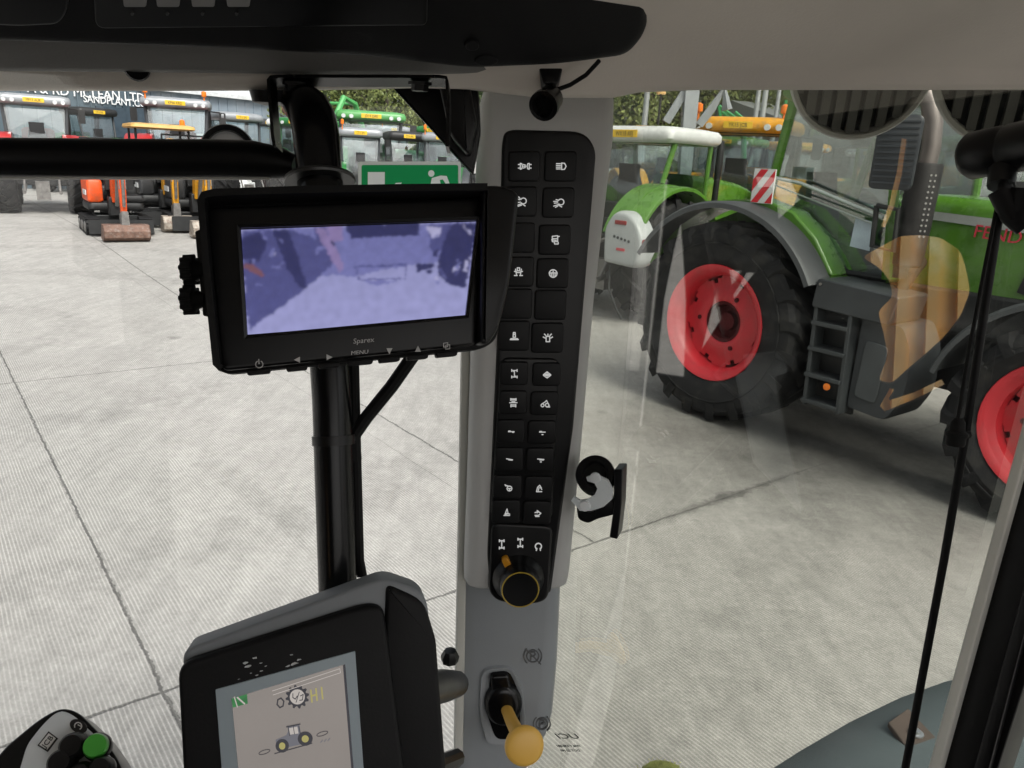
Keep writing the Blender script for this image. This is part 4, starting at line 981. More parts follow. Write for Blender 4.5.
# --- pillar
PP = Plane((480, 100, .71), (620, 100, .72), (470, 580, .83))
PQ = Plane((480, 100, .71), (620, 100, .72), (470, 580, .83)); PQ.o = PQ.o - PQ.n * .016
def pillar_rows(spec, dback):
    rings = []
    for (y, xl, xr, o, rd) in spec:
        pts = [(xl + 4, -dback), (xl, -dback * .7), (xl, -.02), (xl + rd * .25, -.006), (xl + rd * .6, -.0015), (xl + rd, 0), (xr - rd, 0), (xr - rd * .6, -.002), (xr - rd * .25, -.008), (xr, -.024), (xr, -dback * .7), (xr - 4, -dback)]
        rings.append([PP.pt(x, y, o + q) for x, q in pts])
    return rings
m = MB(); m.stack(pillar_rows([(90, 484, 612, .02, 10), (98, 482, 613, .022, 12), (104, 480, 614, .022, 14), (140, 478, 613, .022, 16), (300, 472, 594, .022, 16), (450, 468, 581, .022, 16), (565, 464, 570, .022, 16), (578, 464, 568.5, .020, 16), (583, 466, 567, .012, 16), (584, 468, 566, -.005, 14)], .07))
PIL = cb(m, 'pillar_cover', PILG, smooth=40)
m = MB(); m.stack(pillar_rows([(540, 464, 569, -.022, 18), (600, 458, 566, -.020, 18), (680, 456, 562, -.018, 20), (735, 455, 557, -.018, 20), (750, 455, 553, -.018, 20), (762, 455, 545, -.018, 18), (790, 455, 530, -.018, 18), (860, 456, 520, -.018, 18)], .08)); LOWP = cb(m, 'pillar_lower', PILL, smooth=40)
m = MB(); slab(m, [(462, 340), (471, 340), (463, 770), (454, 770)], PP, -.06, -.012, 2); cb(m, 'seal_strip', SEAL, smooth=40)
m = MB(); m.stack(pillar_rows([(96, 585, 608, -.05, 3), (580, 548, 566, -.05, 3), (760, 535, 553, -.05, 3)], .03)); cb(m, 'door_seal', RUBB, smooth=40)
# embossed parking marks
def emb(px, py, s, bar):
    m = MB()
    def arc(cx, cy, r, a0, a1, n=10): return [(cx + r * math.cos(R_(a0 + (a1 - a0) * k / n)), cy + r * math.sin(R_(a0 + (a1 - a0) * k / n))) for k in range(n + 1)]
    stroke(m, PQ, arc(px, py, 6 * s, 0, 360, 20), 1, -.0035, .0022); stroke(m, PQ, arc(px, py, 9 * s, 130, 230), 1, -.0035, .0022); stroke(m, PQ, arc(px, py, 9 * s, -50, 50), 1, -.0035, .0022)
    stroke(m, PQ, [(px - 2 * s, py + 4 * s), (px - 2 * s, py - 4 * s), (px + 1.5 * s, py - 4 * s), (px + 2.5 * s, py - 2 * s), (px + 1 * s, py), (px - 2 * s, py)], 1.2, -.0035, .0022)
    if bar: stroke(m, PQ, [(px - 7 * s, py - 7 * s), (px + 8 * s, py + 8 * s)], 1, -.0035, .0024)
    m.v = [v - CAB.location for v in m.v]; m.build('embossed_mark', mat('emboss_grey', (.13, .135, .138), .45), LOWP, smooth=0)
emb(533, 657, 1, True); emb(542, 725, .95, False)
# --- black corner trim top right of the windscreen
PC = Plane((395, 90, .60), (470, 90, .60), (470, 170, .61))
m = MB(); slab(m, rpoly([(392, 86), (478, 86), (480, 130), (472, 174)], [1, 8, 6, 2]), PC, -.02, .0, 2); slab(m, rpoly([(440, 84), (470, 84), (478, 130), (470, 160), (452, 140)], 8), PC, -.01, .025, 4); cb(m, 'corner_trim', CBL2, smooth=40)
# --- rear frame of the door
PF = Plane((1024, 430, .50), (932, 768, .55), (1100, 700, .47))
m = MB(); slab(m, [(1037, 395), (1046, 408), (944, 778), (930, 782)], PF, -.01, .012, 3); cb(m, 'door_seal_pale', SEAL, smooth=40)
m = MB(); slab(m, [(1041, 395), (1120, 395), (1085, 500), (990, 800), (931, 800)], PF, -.03, .004, 3); slab(m, [(1036, 560), (1060, 520), (986, 800), (970, 800)], PF, .0, .010, 2); cb(m, 'door_frame', CBL2, smooth=40)
# --- steps and mudguard seen below the door glass
m = MB()
z0 = CH - .92
crv = [(700, 830), (762, 768), (800, 744), (850, 715), (900, 691), (945, 675), (1000, 662), (1060, 655)]
def onz(px, py, z): r = ray(px, py); return EYE + r * ((z - CH) / r.z)
near = [onz(px, py, z0) for px, py in crv]; far_ = [p + TR * .05 * 0 + Vector((0, 0, -.09)) + TR * .02 for p in near]
inn = [onz(px, py + 260, z0 + .02) for px, py in crv]
m.stack([[p + Vector((0, 0, -.14)) for p in near], far_, [p + Vector((0, 0, -.02)) for p in near], [p + (i_ - p) * .04 + Vector((0, 0, .0)) for p, i_ in zip(near, inn)], [p + (i_ - p) * .4 + Vector((0, 0, .03)) for p, i_ in zip(near, inn)], inn, [p + Vector((0, 0, -.05)) for p in inn]], False, False, closed=False)
MUD = cb(m, 'mudguard', mat('mudguard_slate', (.105, .128, .135), .5, var=.06, vs=5), smooth=50)
m = MB(); q = [onz(x, y, z0 + .035) for x, y in ((888, 722), (908, 708), (950, 752), (925, 772))]; m.hexa([p + Vector((0, 0, -.01)) for p in q], q)
wb0 = [v - CAB.location for v in m.v]; m.v = wb0; pd_ = m.build('rubber_pad', mat('brown_pad', (.10, .075, .062), .8, bump=.3, bs=300), MUD, bevel=.002)
m = MB(); c = onz(916, 734, z0 + .036); m.lathe([(0, .008), (.006, .008), (.007, .004), (.012, .003), (.012, 0)], Matrix.Translation(c), 12); m.v = [v - CAB.location for v in m.v]; m.build('bolt', CHR, MUD)
# small fixings on the headliner
m = MB(); px, py = 137, 68; m.lathe([(0, .0), (.010, .0), (.0115, .003), (.010, .006), (.007, .004), (0, .001)], Matrix.Translation(at(px, py, .528)) @ (at(px, py, .5) - at(px, py, .6)).to_track_quat('Z', 'Y').to_matrix().to_4x4() @ Matrix.Scale(.75, 4), 20); cb(m, 'trim_plug', CBL2)
for px, py in ((265, 91), (280, 91)):
    m = MB(); m.lathe([(0, .01), (.009, .008), (.011, .0), (0, 0)], Matrix.Translation(at(px, py, .556)) @ Matrix.Rotation(PI, 4, 'X'), 16); cb(m, 'trim_clip', CBL2)

# ------------------------------------------------------------------ overhead console
PO = Plane((0, 40, .47), (640, 40, .50), (0, -80, .40))
OC = wempty('overhead_console', at(300, -100, .47), 'black overhead console along the top of the windscreen with a row of grey switches', 'console')
m = MB(); slab(m, rpoly([(-200, -160), (652, -160), (648, 34), (628, 58), (560, 67), (470, 71), (380, 60), (240, 52), (0, 44), (-200, 40)], [0, 0, 14, 12, 20, 20, 40, 30, 30, 0]), PO, -.09, 0, 9); wbuild(m, 'housing', CBLK, OC, smooth=40)
_l = rpoly([(-200, 10), (612, 20), (600, 64), (470, 75), (300, 74), (0, 71), (-200, 70)], [0, 0, 20, 20, 20, 20, 0]); m = MB(); m.stack([[offpt(PO, *p, o) for p in inset(_l, i)] for o, i in ((-.035, 1), (-.022, 0), (-.018, 1.5), (-.0165, 4))]); wbuild(m, 'lower_lip', mat('lip_grey', (.16, .157, .15), .6, var=.06, bump=.2, bs=500), OC, smooth=40)
m = MB(); slab(m, rpoly([(88, -120), (430, -120), (427, 23), (96, 26)], [4, 4, 6, 10]), PO, -.01, .0025, 2); ins = wbuild(m, 'switch_insert', CBL2, OC, smooth=40)
for x in (136, 169, 204, 239):
    m = MB(); slab(m, rpoly([(x - 14, -22), (x + 14, -22), (x + 11, 1), (x - 11, 1)], 2), PO, .001, .005, 1); q_ = wbuild(m, 'switch', mat('switch_grey', (.2, .2, .2), .5), OC)
m = MB()
for x in (133, 168, 203, 237): slab(m, ell(x, 10, 1.6, 1.6, 10), PO, .0015, .0035)
wbuild(m, 'indicator_dot', mat('dot_grey', (.05, .05, .05), .5), OC)
m = MB(); slab(m, ell(472, 44, 7, 5, 18), PO, -.01, .002, 1); slab(m, ell(486, 60, 12, 5, 18), PO, -.02, .001, 1); wbuild(m, 'bulge', CBLK, OC)
m = MB(); slab(m, rpoly([(-60, -120), (66, -120), (69, 5), (60, 20), (20, 22), (-60, 18)], 8), PO, -.01, .004, 3); wbuild(m, 'speaker_panel', CBL2, OC, smooth=40)

# ------------------------------------------------------------------ switch panel on the pillar
SP = wempty('switch_panel', PP.pt(530, 580, .02), 'tall black panel of push buttons with white symbols on the grey pillar', 'switch panel')
B0 = .022
m = MB(); slab(m, rpoly([(503, 131), (580, 133), (592, 150), (570, 420), (548, 583), (489, 578), (486, 545), (497, 300), (500, 145)], [12, 14, 10, 4, 4, 4, 6, 6, 8], 5), PP, B0 - .012, B0 + .0022, 3); wbuild(m, 'backplate', CBL2, SP, smooth=40)
m = MB(); slab(m, rpoly([(499, 352), (556, 353), (549, 511), (489, 508)], 9), PP, B0 - .004, B0 + .0042, 2); wbuild(m, 'lower_bezel', CBL2, SP, smooth=40)
m = MB(); slab(m, rpoly([(490, 512), (550, 515), (546, 586), (535, 592), (497, 590), (487, 580)], 9), PP, B0 - .004, B0 + .0048, 3); wbuild(m, 'dial_bezel', CBL2, SP, smooth=40)
def ic_arc(cx, cy, r, a0, a1, n=9): return [(cx + r * math.cos(R_(a0 + (a1 - a0) * k / n)), cy + r * math.sin(R_(a0 + (a1 - a0) * k / n))) for k in range(n + 1)]
def D(cx, f): return [(cx, -.5), (cx + .28 * f, -.42), (cx + .4 * f, 0), (cx + .28 * f, .42), (cx, .5), (cx, -.5)]
ICON = {
 'side': [D(-.75, .9), D(.75, -.9), [(-.25, -.3), (.1, -.2)], [(-.2, 0), (.2, 0)], [(-.25, .3), (.1, .2)], [(-1.1, -.3), (-.85, -.3)], [(-1.1, .3), (-.85, .3)], [(.85, -.3), (1.1, -.3)], [(.85, .3), (1.1, .3)]],
 'beam': [[(.1, -.55), (.6, -.5), (.85, 0), (.6, .5), (.1, .55), (.1, -.55)], [(-.8, -.45), (-.1, -.45)], [(-.8, -.15), (-.1, -.15)], [(-.8, .15), (-.1, .15)], [(-.8, .45), (-.1, .45)]],
 'work1': [ic_arc(.3, -.1, .5, -150, 140), [(-.1, .3), (.6, .75)], [(-.9, -.5), (-.3, -.3)], [(-.5, -.8), (-.2, -.4)], [(-.8, .2), (-.2, .1)], [(-.9, .7), (-.1, .4)], [(-.6, .8), (0, .6)]],
 'work2': [ic_arc(.35, -.1, .5, -150, 140), [(-.2, .35), (.5, .75)], [(-.9, -.2), (-.2, -.2)], [(-.8, .1), (-.2, .05)], [(-.9, .6), (-.1, .35)], [(-.6, .8), (-.2, .6)], [(-.5, -.5), (-.1, -.4)]],
 'door': [[(-.5, -.6), (.4, -.7), (.4, .3), (-.5, .3), (-.5, -.6)], [(-.5, -.2), (.4, -.2)], [(.4, -.5), (.7, -.6)], [(-.2, .3), (-.1, .7), (.5, .7), (.5, .4)], [(-.6, 0), (.2, .1)]],
 'axle': [[(-.5, -.5), (-.3, .6)], [(.5, -.5), (.3, .6)], [(-.4, .1), (.4, .1)], [(-.2, -.7), (.2, -.7), (.2, -.2), (-.2, -.2), (-.2, -.7)], [(-.7, .6), (-.2, .6)], [(.2, .6), (.7, .6)], [(-.7, -.1), (-.3, 0)], [(.7, -.1), (.3, 0)]],
 'heater': [ic_arc(0, 0, .65, 0, 360, 14), [(-.7, -.1), (.7, -.1)], [(0, -.6), (0, .7)], [(-.35, -.1), (-.3, .5)], [(.35, -.1), (.3, .5)]],
 'blank': [],
 'flood': [[(-.15, -.6), (.15, -.6), (.2, .2), (-.2, .2), (-.15, -.6)], [(-.6, .45), (.6, .45)], [(-.7, .6), (.7, .6)], [(-.15, -.3), (.15, -.3)]],
 'beacon': [[(-.3, .6), (-.3, -.3), (.3, -.3), (.3, .6), (-.3, .6)], [(-.8, -.2), (-.45, 0)], [(.8, -.2), (.45, 0)], [(-.6, -.7), (-.35, -.45)], [(.6, -.7), (.35, -.45)], [(0, -.4), (0, -.7)]],
 'diff': [[(-.5, -.6), (.5, -.6)], [(-.5, -.8), (-.5, -.4)], [(.5, -.8), (.5, -.4)], [(0, -.6), (0, .6)], [(-.5, .6), (.5, .6)], [(-.5, .4), (-.5, .8)], [(.5, .4), (.5, .8)], [(-.2, -.6), (-.2, -.4)], [(.2, .6), (.2, .4)]],
 'susp': [[(-.7, 0), (0, -.55), (.7, 0)], [(-.7, .1), (0, .6), (.7, .1)], [(-.4, -.1), (.4, -.1)], [(-.5, .15), (.5, .15)], [(0, -.4), (0, .4)], [(-.6, .02), (.6, .02)]],
 'spring': [[(-.5, -.7), (.5, -.7)], [(-.4, -.5), (.4, -.5)], [(-.7, 0), (.7, 0)], [(-.3, -.2), (.3, -.2)], [(-.4, .4), (.4, .4)], [(-.5, .65), (.5, .65)], [(-.5, -.8), (-.5, -.4)], [(.5, -.8), (.5, -.4)], [(-.45, .3), (-.45, .8)], [(.45, .3), (.45, .8)]],
 'trac': [ic_arc(-.45, .3, .28, 0, 360, 10), ic_arc(.4, .25, .33, 0, 360, 10), [(-.5, 0), (0, -.3), (.3, -.6), (.5, -.2), (.8, .4)], [(.3, .6), (.9, .6)]],
 'bar1': [[(-.55, 0), (.55, 0)], [(-.5, -.12), (-.15, -.12)], [(.2, .12), (.5, .12)]],
 'bar2': [[(-.55, -.1), (.55, -.1)], [(-.1, .35), (.15, .35)], [(-.5, -.22), (-.1, -.22)]],
 'bar3': [[(-.6, -.15), (.55, .05)], [(-.2, .05), (.5, .1)]],
 'bar4': [[(-.6, -.2), (.6, -.1)], [(-.1, .35), (.15, .35)], [(-.2, -.02), (.5, 0)]],
 'wheelarm': [ic_arc(.25, .2, .45, 0, 360, 12), [(-.6, -.5), (-.1, -.25)], [(-.5, -.3), (0, -.3)], [(0, .2), (.5, .2)], [(.25, .2), (.25, .55)]],
 'arm': [[(-.5, .6), (-.3, -.2), (.1, -.6), (.4, -.1)], [(-.5, .6), (.5, .6)], [(-.2, .5), (0, -.2)], [(.2, -.2), (.5, .2)]],
 'tip': [[(-.5, .6), (.6, .6)], [(-.3, .4), (.1, -.6), (.3, .3), (-.3, .4)], [(-.1, .2), (.6, .35)]],
 'hook': [[(-.5, .4), (.2, .4), (.6, 0), (.1, -.3), (-.5, -.1)], [(-.1, -.5), (.2, -.3), (-.1, -.05)], [(-.4, .6), (.3, .6)]],
 'fwd': [[(-.45, -.7), (.45, -.7)], [(-.45, .7), (.45, .7)], [(0, -.7), (0, .7)], [(-.45, -.9), (-.45, -.5)], [(.45, -.9), (.45, -.5)], [(-.45, .5), (-.45, .9)], [(.45, .5), (.45, .9)]],
 'ptor': [[(-.4, .8), (-.3, .4)] + ic_arc(0, 0, .6, 140, 400, 10) + [(.35, .4), (.4, .8)]],
}
def button(cx, cy, w_, h_, ic, sc, base):
    sk = -.03 * w_
    m = MB(); slab(m, rpoly([(cx - w_ / 2, cy - h_ / 2), (cx + w_ / 2, cy - h_ / 2), (cx + w_ / 2 + sk, cy + h_ / 2), (cx - w_ / 2 + sk, cy + h_ / 2)], 4, 3), PP, base, base + .0026, 1.6)
    b = wbuild(m, 'button', KEYM, SP, smooth=50)
    if ICON[ic]:
        m = MB()
        for ln in ICON[ic]: stroke(m, PP, [(cx + x * sc, cy + y * sc) for x, y in ln], 1.0 if sc > 5.6 else .9, base + .0029, .0004)
        m.v = [v - Vector(SP.location) for v in m.v]; m.build('symbol', ICM, b, smooth=0)
U = [('side', 523, 167), ('beam', 558, 167), ('work1', 520, 201), ('work2', 556, 202), ('blank', 518, 236), ('door', 552.5, 238), ('axle', 517, 269), ('heater', 550.5, 270.5), ('blank', 515.5, 300), ('blank', 548.5, 301), ('flood', 513, 331), ('beacon', 545.5, 333)]
for ic, x, y in U: button(x - 1, y, 31, 29.5, ic, 5.7, B0 + .0018)
Lw = [('diff', 512, 367), ('susp', 543.5, 368), ('spring', 511, 395), ('trac', 541.5, 396), ('bar1', 509, 423), ('bar2', 539, 424), ('bar3', 507.5, 450), ('bar4', 537.5, 450.5), ('wheelarm', 506, 477), ('arm', 536, 478), ('tip', 504.5, 501), ('hook', 534.5, 502)]
for ic, x, y in Lw: button(x, y, 27.5, 23, ic, 5.2, B0 + .0038)
m = MB()
for ic, x, y, s_ in (('fwd', 500, 533, 5.0), ('fwd', 518, 531.5, 5.0), ('ptor', 535.5, 535, 5.0)):
    for ln in ICON[ic]: stroke(m, PP, [(x + a * s_, y + b * s_) for a, b in ln], 1.1, B0 + .0048, .0004)
wbuild(m, 'dial_symbols', ICM, SP, smooth=0)
kd = PP.pt(516, 566, B0 + .004); kn = (PP.n * .86 + (at(516, 566, .5) - at(516, 566, .6)).normalized() * .14).normalized()
KM = Matrix.Translation(kd) @ kn.to_track_quat('Z', 'Y').to_matrix().to_4x4()
m = MB(); m.lathe([(0, -.002), (.026, -.002), (.0275, .0), (.026, .004), (.022, .008), (.0205, .016), (.0200, .026), (.0185, .0285), (0, .0275)], KM, 40); dl = wbuild(m, 'rotary_dial', CBL2, SP, smooth=40)
m = MB(); m.lathe([(.0178, .0284), (.0187, .0290), (.0193, .0284), (.0190, .0278)], KM, 40); m.v = [v - Vector(SP.location) for v in m.v]; m.build('yellow_ring', mat('ring_yellow', (.42, .29, .03), .4), dl)
m = MB(); slab(m, rpoly([(499, 545), (505, 542), (511, 554), (505, 558)], 2.5), PP, B0 + .006, B0 + .013, 1); m.v = [v - Vector(SP.location) for v in m.v]; m.build('pointer', mat('pointer_amber', (.62, .27, .01), .4), dl, smooth=50)

# ------------------------------------------------------------------ parking brake lever
PL = wempty('parking_brake_lever', PQ.pt(500, 745, 0), 'yellow-knobbed parking brake lever in a recess at the foot of the pillar', 'lever')
m = MB(); o_ = rpoly([(480, 668), (512, 664), (524, 690), (527, 738), (515, 747), (486, 745), (478, 715)], [12, 12, 10, 10, 8, 8, 10])
ri = [[PQ.pt(*p, -.004) for p in o_], [PQ.pt(*p, .002) for p in inset(o_, 1.5)], [PQ.pt(*p, .002) for p in inset(o_, 4)], [PQ.pt(*p, -.0005) for p in inset(o_, 6)]]
m.stack(ri, True, True); wbuild(m, 'surround', PILL, PL, smooth=50)
m = MB(); slab(m, rpoly([(491, 672), (510, 670), (519, 690), (521, 738), (496, 740), (486, 712)], 7), PQ, -.002, .0006, 1); wbuild(m, 'slot', GLB, PL)
m = MB(); slab(m, ell(503, 702, 19, 21, 26), PQ, -.001, .012, 8); slab(m, rpoly([(490, 672), (508, 671), (512, 690), (492, 692)], 4), PQ, 0, .008, 3); wbuild(m, 'boot', GLB, PL, smooth=50)
m = MB(); a, b, c = offpt(PQ, 506, 708, .008), offpt(PQ, 512, 722, .034), offpt(PQ, 523, 743, .062); ax_ = (c - a).normalized()
ax_ = (ax_ + (at(524, 745, .5) - at(524, 745, .7)).normalized() * 1.1).normalized()
m.tube([a, b, c], [.0065, .0072, .0085], 18)
q = Matrix.Translation(c) @ ax_.to_track_quat('Z', 'Y').to_matrix().to_4x4()
m.lathe([(.0085, -.004), (.015, -.001), (.0202, .003), (.0214, .007), (.0205, .0105), (.016, .0125), (.008, .0136), (0, .0138)], q, 32)
wbuild(m, 'knob', YK, PL, smooth=60)

# ------------------------------------------------------------------ black post and cross bar
PO_ = wempty('monitor_post', at(330, 600, .50), 'upright black post with a bent top, carrying the monitor', 'post')
m = MB(); pth = [at(300, 103, .545), at(303, 104, .535), at(309, 110, .52), at(314, 122, .51), at(317, 140, .505), at(320, 180, .502), at(326, 300, .50), at(332, 400, .50), at(338, 598, .50)]
m.tube(pth, [.0135, .0140, .0150, .0152, .0150, .0146, .0130, .0126, .0122], 24); tb = wbuild(m, 'tube', mat('gloss_tube', (.004, .004, .0045), .22, spec=.25, var=.1), PO_, smooth=60)
m = MB(); v = (pth[5] - pth[4]).normalized(); q = Matrix.Translation(at(320, 181, .502)) @ v.to_track_quat('Z', 'Y').to_matrix().to_4x4()
m.lathe([(.0146, -.0015), (.0225, -.0015), (.023, 0), (.0225, .0015), (.0148, .0015)], q, 30); wbuild(m, 'collar', mat('collar_dark', (.05, .05, .05), .35, .5), PO_)
m = MB(); m.tube([at(354, 362, .51), at(356, 450, .512), at(359, 560, .512), at(362, 576, .512)], .0034, 10); m.tube([at(413, 356, .50), at(392, 386, .505), at(366, 418, .51), at(354, 436, .51), at(355, 460, .512)], .0044, 10); wbuild(m, 'cable', RUBB, PO_)
m = MB(); q = Matrix.Translation(at(333.5, 440, .50)) @ (pth[8] - pth[6]).to_track_quat('Z', 'Y').to_matrix().to_4x4(); m.lathe([(.0124, -.003), (.0137, -.003), (.0137, .003), (.0124, .003)], q, 24); m.tube([at(348, 440, .503), at(358, 436, .512)], .0028, 6); wbuild(m, 'cable_tie', CBL2, PO_)
XB = wempty('grab_bar', at(150, 158, .56), 'thick black horizontal bar crossing the windscreen left of the post', 'bar')
m = MB(); pth = [(-120, 157, .50, .0123), (0, 157.5, .53, .0131), (120, 158.5, .545, .0135), (220, 159, .55, .0135), (255, 160, .551, .0132), (280, 163, .551, .0112), (296, 166, .55, .0073)]
m.tube([at(*p[:3]) for p in pth], [p[3] for p in pth], 22); wbuild(m, 'tube', mat('satin_tube', (.004, .004, .0045), .4, spec=.2, var=.1), XB, smooth=60)
m = MB(); m.tube([at(-120, 138.5, .502), at(0, 139, .532), at(120, 139.5, .547), at(240, 140.5, .551), at(270, 145, .551)], .0007, 6); m.tube([at(-120, 177.6, .498), at(0, 178, .528), at(120, 178.3, .543), at(270, 178.6, .548)], .0010, 6); wbuild(m, 'edge_glint', mat('painted_glint', (.5, .5, .48), .4), XB)  # thin pale lines paint the glints along the bar's edges
# round mirror just behind the bar
RM = wempty('round_mirror', at(228, 150, .62), 'round black-rimmed mirror peeping over the horizontal bar', 'mirror')
q = Matrix.Translation(at(228, 152, .62)) @ ((EYE - at(228, 152, .62)).normalized() + Vector((0, 0, .1))).to_track_quat('Z', 'Y').to_matrix().to_4x4()
m = MB(); m.lathe([(0, -.012), (.016, -.011), (.0205, -.004), (.0215, .002), (.0205, .005), (.0165, .004), (.0155, 0)], q, 40); wbuild(m, 'rim', GLB, RM)
m = MB(); m.lathe([(.0160, .001), (.011, .003), (0, .0042)], q, 36); wbuild(m, 'mirror_face', mat('convex_mirror', (.7, .72, .74), .3, .3, var=.02), RM)
m = MB(); m.tube([at(228, 160, .62), at(232, 172, .58)], .004, 8); wbuild(m, 'stem', CBL2, RM)

# wire bracket above
WB = wempty('strap_bracket', at(360, 82, .60), 'thin black metal hoop bracket with two bolts hanging from the headliner', 'bracket')
def flat(mb, pts, w_, th):
    # bent flat strip: pts (px,py,d)
    P = [at(*p) for p in pts]; vw = fw
    rings = []
    for i, p in enumerate(P):
        a = P[max(0, i - 1)]; c = P[min(len(P) - 1, i + 1)]; t = (c - a).normalized(); n = t.cross(vw).normalized()
        rings.append([p + n * sx * th / 2 + vw * sz * w_ / 2 for sx, sz in ((-1, -1), (1, -1), (1, 1), (-1, 1))])
    mb.stack(rings)
m = MB(); flat(m, [(278, 150, .53), (276, 138, .53), (273, 100, .53), (272, 84, .53), (274, 81.5, .53), (290, 80.5, .53), (360, 80.8, .53), (440, 81, .53), (447, 82, .53), (448, 86, .53), (449, 110, .53), (448, 150, .53)], .016, .0022); wbuild(m, 'hoop', GLB, WB, smooth=30)
for x in (294, 420):
    m = MB(); m.lathe([(0, -.004), (.006, -.004), (.006, 0), (.008, 0), (.008, .002), (0, .002)], Matrix.Translation(at(x, 85, .525)), 6); wbuild(m, 'bolt', CBL2, WB)
m = MB(); m.lathe([(0, 0), (.012, 0), (.012, -.02), (0, -.02)], Matrix.Translation(at(300, 86, .555)), 6); m.tube([at(289, 92, .575), at(290, 110, .565)], .006, 10); wbuild(m, 'clamp', CBL2, WB)
# dash camera
DC = wempty('dash_camera', at(548, 66, .60), 'small black dash camera on a stubby mount under the headliner', 'camera')
m = MB(); PM = Plane((530, 60, .535), (570, 60, .535), (530, 100, .535))
slab(m, rpoly([(536, 62), (563, 62), (562, 72), (558, 86), (543, 86), (540, 74)], 3), PM, -.012, .004, 2); m.tube([at(552, 82, .535), at(551, 95, .533)], .0036, 10); wbuild(m, 'mount', CBL2, DC, smooth=40)
ax_ = (at(540, 110, .51) - at(556, 93, .535)); q = Matrix.Translation(at(548, 101, .526)) @ Matrix.Scale(.88, 4) @ ax_.to_track_quat('Z', 'Y').to_matrix().to_4x4()
m = MB(); m.lathe([(0, -.012), (.008, -.011), (.010, -.007), (.0105, .004), (.0115, .006), (.0115, .012), (.0085, .0125), (.0075, .009), (0, .009)], q, 24); wbuild(m, 'barrel', GLB, DC, smooth=40)
m = MB(); m.tube([at(556, 90, .535), at(570, 85, .533), at(586, 75, .525), at(599, 61, .51)], .0015, 8); wbuild(m, 'lead', RUBB, DC)
# ------------------------------------------------------------------ rear-view monitor
PMo = Plane((201, 190, .452), (480, 183, .495), (220, 373, .452))
MO = wempty('rear_view_monitor', PMo.pt(345, 362, 0), 'black monitor with a sun hood, showing the view from a rear camera', 'monitor')
hood = rpoly([(199, 197), (486, 188), (517, 196), (500, 338), (486, 348), (224, 374), (214, 366)], [9, 12, 14, 10, 8, 9, 6], 5)
m = MB(); slab(m, hood, PMo, -.022, -.006, 4); wbuild(m, 'rear_case', CBLK, MO, smooth=40)
# bezel with an opening for the screen
body = rpoly([(206, 208), (484, 198), (476, 345), (222, 371)], [10, 8, 6, 8], 5)
m = MB(); slab(m, body, PMo, -.008, .002, 3); bz = wbuild(m, 'bezel', mat('bezel_black', (.004, .004, .0045), .3, spec=.25, var=.1), MO, smooth=40)
# hood walls standing towards the driver
def wall(mb, pts, d0, d1, th):
    a = pts; b = inset_open(pts, th)
    mb.stack([[PMo.pt(*p, d0) for p in a], [PMo.pt(*p, d1) for p in a], [PMo.pt(*p, d1) for p in b], [PMo.pt(*p, d0) for p in b]], False, False, closed=False)
def inset_open(pts, th):
    out = []
    for i, p in enumerate(pts):
        a = Vector(pts[max(0, i - 1)]); b = Vector(pts[min(len(pts) - 1, i + 1)]); t = (b - a).normalized(); out.append((p[0] - t.y * th, p[1] + t.x * th))
    return out
m = MB(); wall(m, [(222, 372), (216, 366), (206, 270), (201, 207), (205, 199), (217, 196), (300, 193), (400, 191), (482, 190)], -.006, .016, 7); wbuild(m, 'hood', CBLK, MO, smooth=40)
m = MB(); slab(m, rpoly([(478, 190), (498, 190), (515, 197), (506, 282), (495, 330), (484, 346), (476, 345)], [3, 8, 8, 10, 14, 5, 2]), PMo, -.012, .013, 5); wbuild(m, 'hood_side', CBL2, MO, smooth=40)
# screen
scr = [(241, 230), (475, 222), (464, 316), (248, 336)]
SL = emit('screen_lavender', srgb(146, 147, 196), 0.505, .06, 14); SD = emit('screen_navy', srgb(80, 82, 134), 0.475, .45, 60); SDD = emit('screen_dark', srgb(58, 60, 104), 0.475, .5, 90)
SMd = emit('screen_mid', srgb(116, 118, 174), 0.475, .15, 40); SPk = emit('screen_pink', srgb(136, 122, 168), 0.446, .3, 90); SBr = emit('screen_brown', srgb(120, 84, 92), 0.475, .2, 60); SLt = emit('screen_pale', srgb(175, 172, 215), 0.505, .2, 60)
m = MB()
def z4(x, y): return (170 + x / 2.56, 160 + y / 2.56)
GW, GH = 200, 96
PIC = [[None] * GW for _ in range(GH)]
SCOL = [srgb(150, 151, 198), srgb(80, 82, 134), srgb(52, 54, 98), srgb(116, 118, 174), srgb(140, 124, 172), srgb(124, 84, 96), srgb(178, 176, 214)]
_c = [Vector(q) for q in ((183, 181), (784, 160), (752, 404), (200, 448))]
def sxy(u, v): return (_c[0] * (1 - u) + _c[1] * u) * (1 - v) + (_c[3] * (1 - u) + _c[2] * u) * v
GXY = [[sxy((i + .5) / GW, (j + .5) / GH) for i in range(GW)] for j in range(GH)]
def sp(i, pts, off):
    x0, x1 = min(p[0] for p in pts) - 6, max(p[0] for p in pts) + 6; y0, y1 = min(p[1] for p in pts) - 6, max(p[1] for p in pts) + 6; n = len(pts)
    for j in range(GH):
        for k in range(GW):
            p = GXY[j][k]
            if not (x0 < p.x < x1 and y0 < p.y < y1): continue
            w_ = noise.noise_vector((p.x * .12, p.y * .12, i)); px, py = p.x + w_.x * 5, p.y + w_.y * 5; ins = False; q = n - 1
            for t in range(n):
                if (pts[t][1] > py) != (pts[q][1] > py) and px < (pts[q][0] - pts[t][0]) * (py - pts[t][1]) / (pts[q][1] - pts[t][1]) + pts[t][0]: ins = not ins
                q = t
            if ins: PIC[j][k] = SCOL[i]
sc0 = [(183, 181), (784, 160), (752, 404), (200, 448)]
sp(0, sc0, .0026)
sp(3, [(184, 183), (783, 162), (770, 250), (560, 280), (470, 300), (190, 290)], .0030)
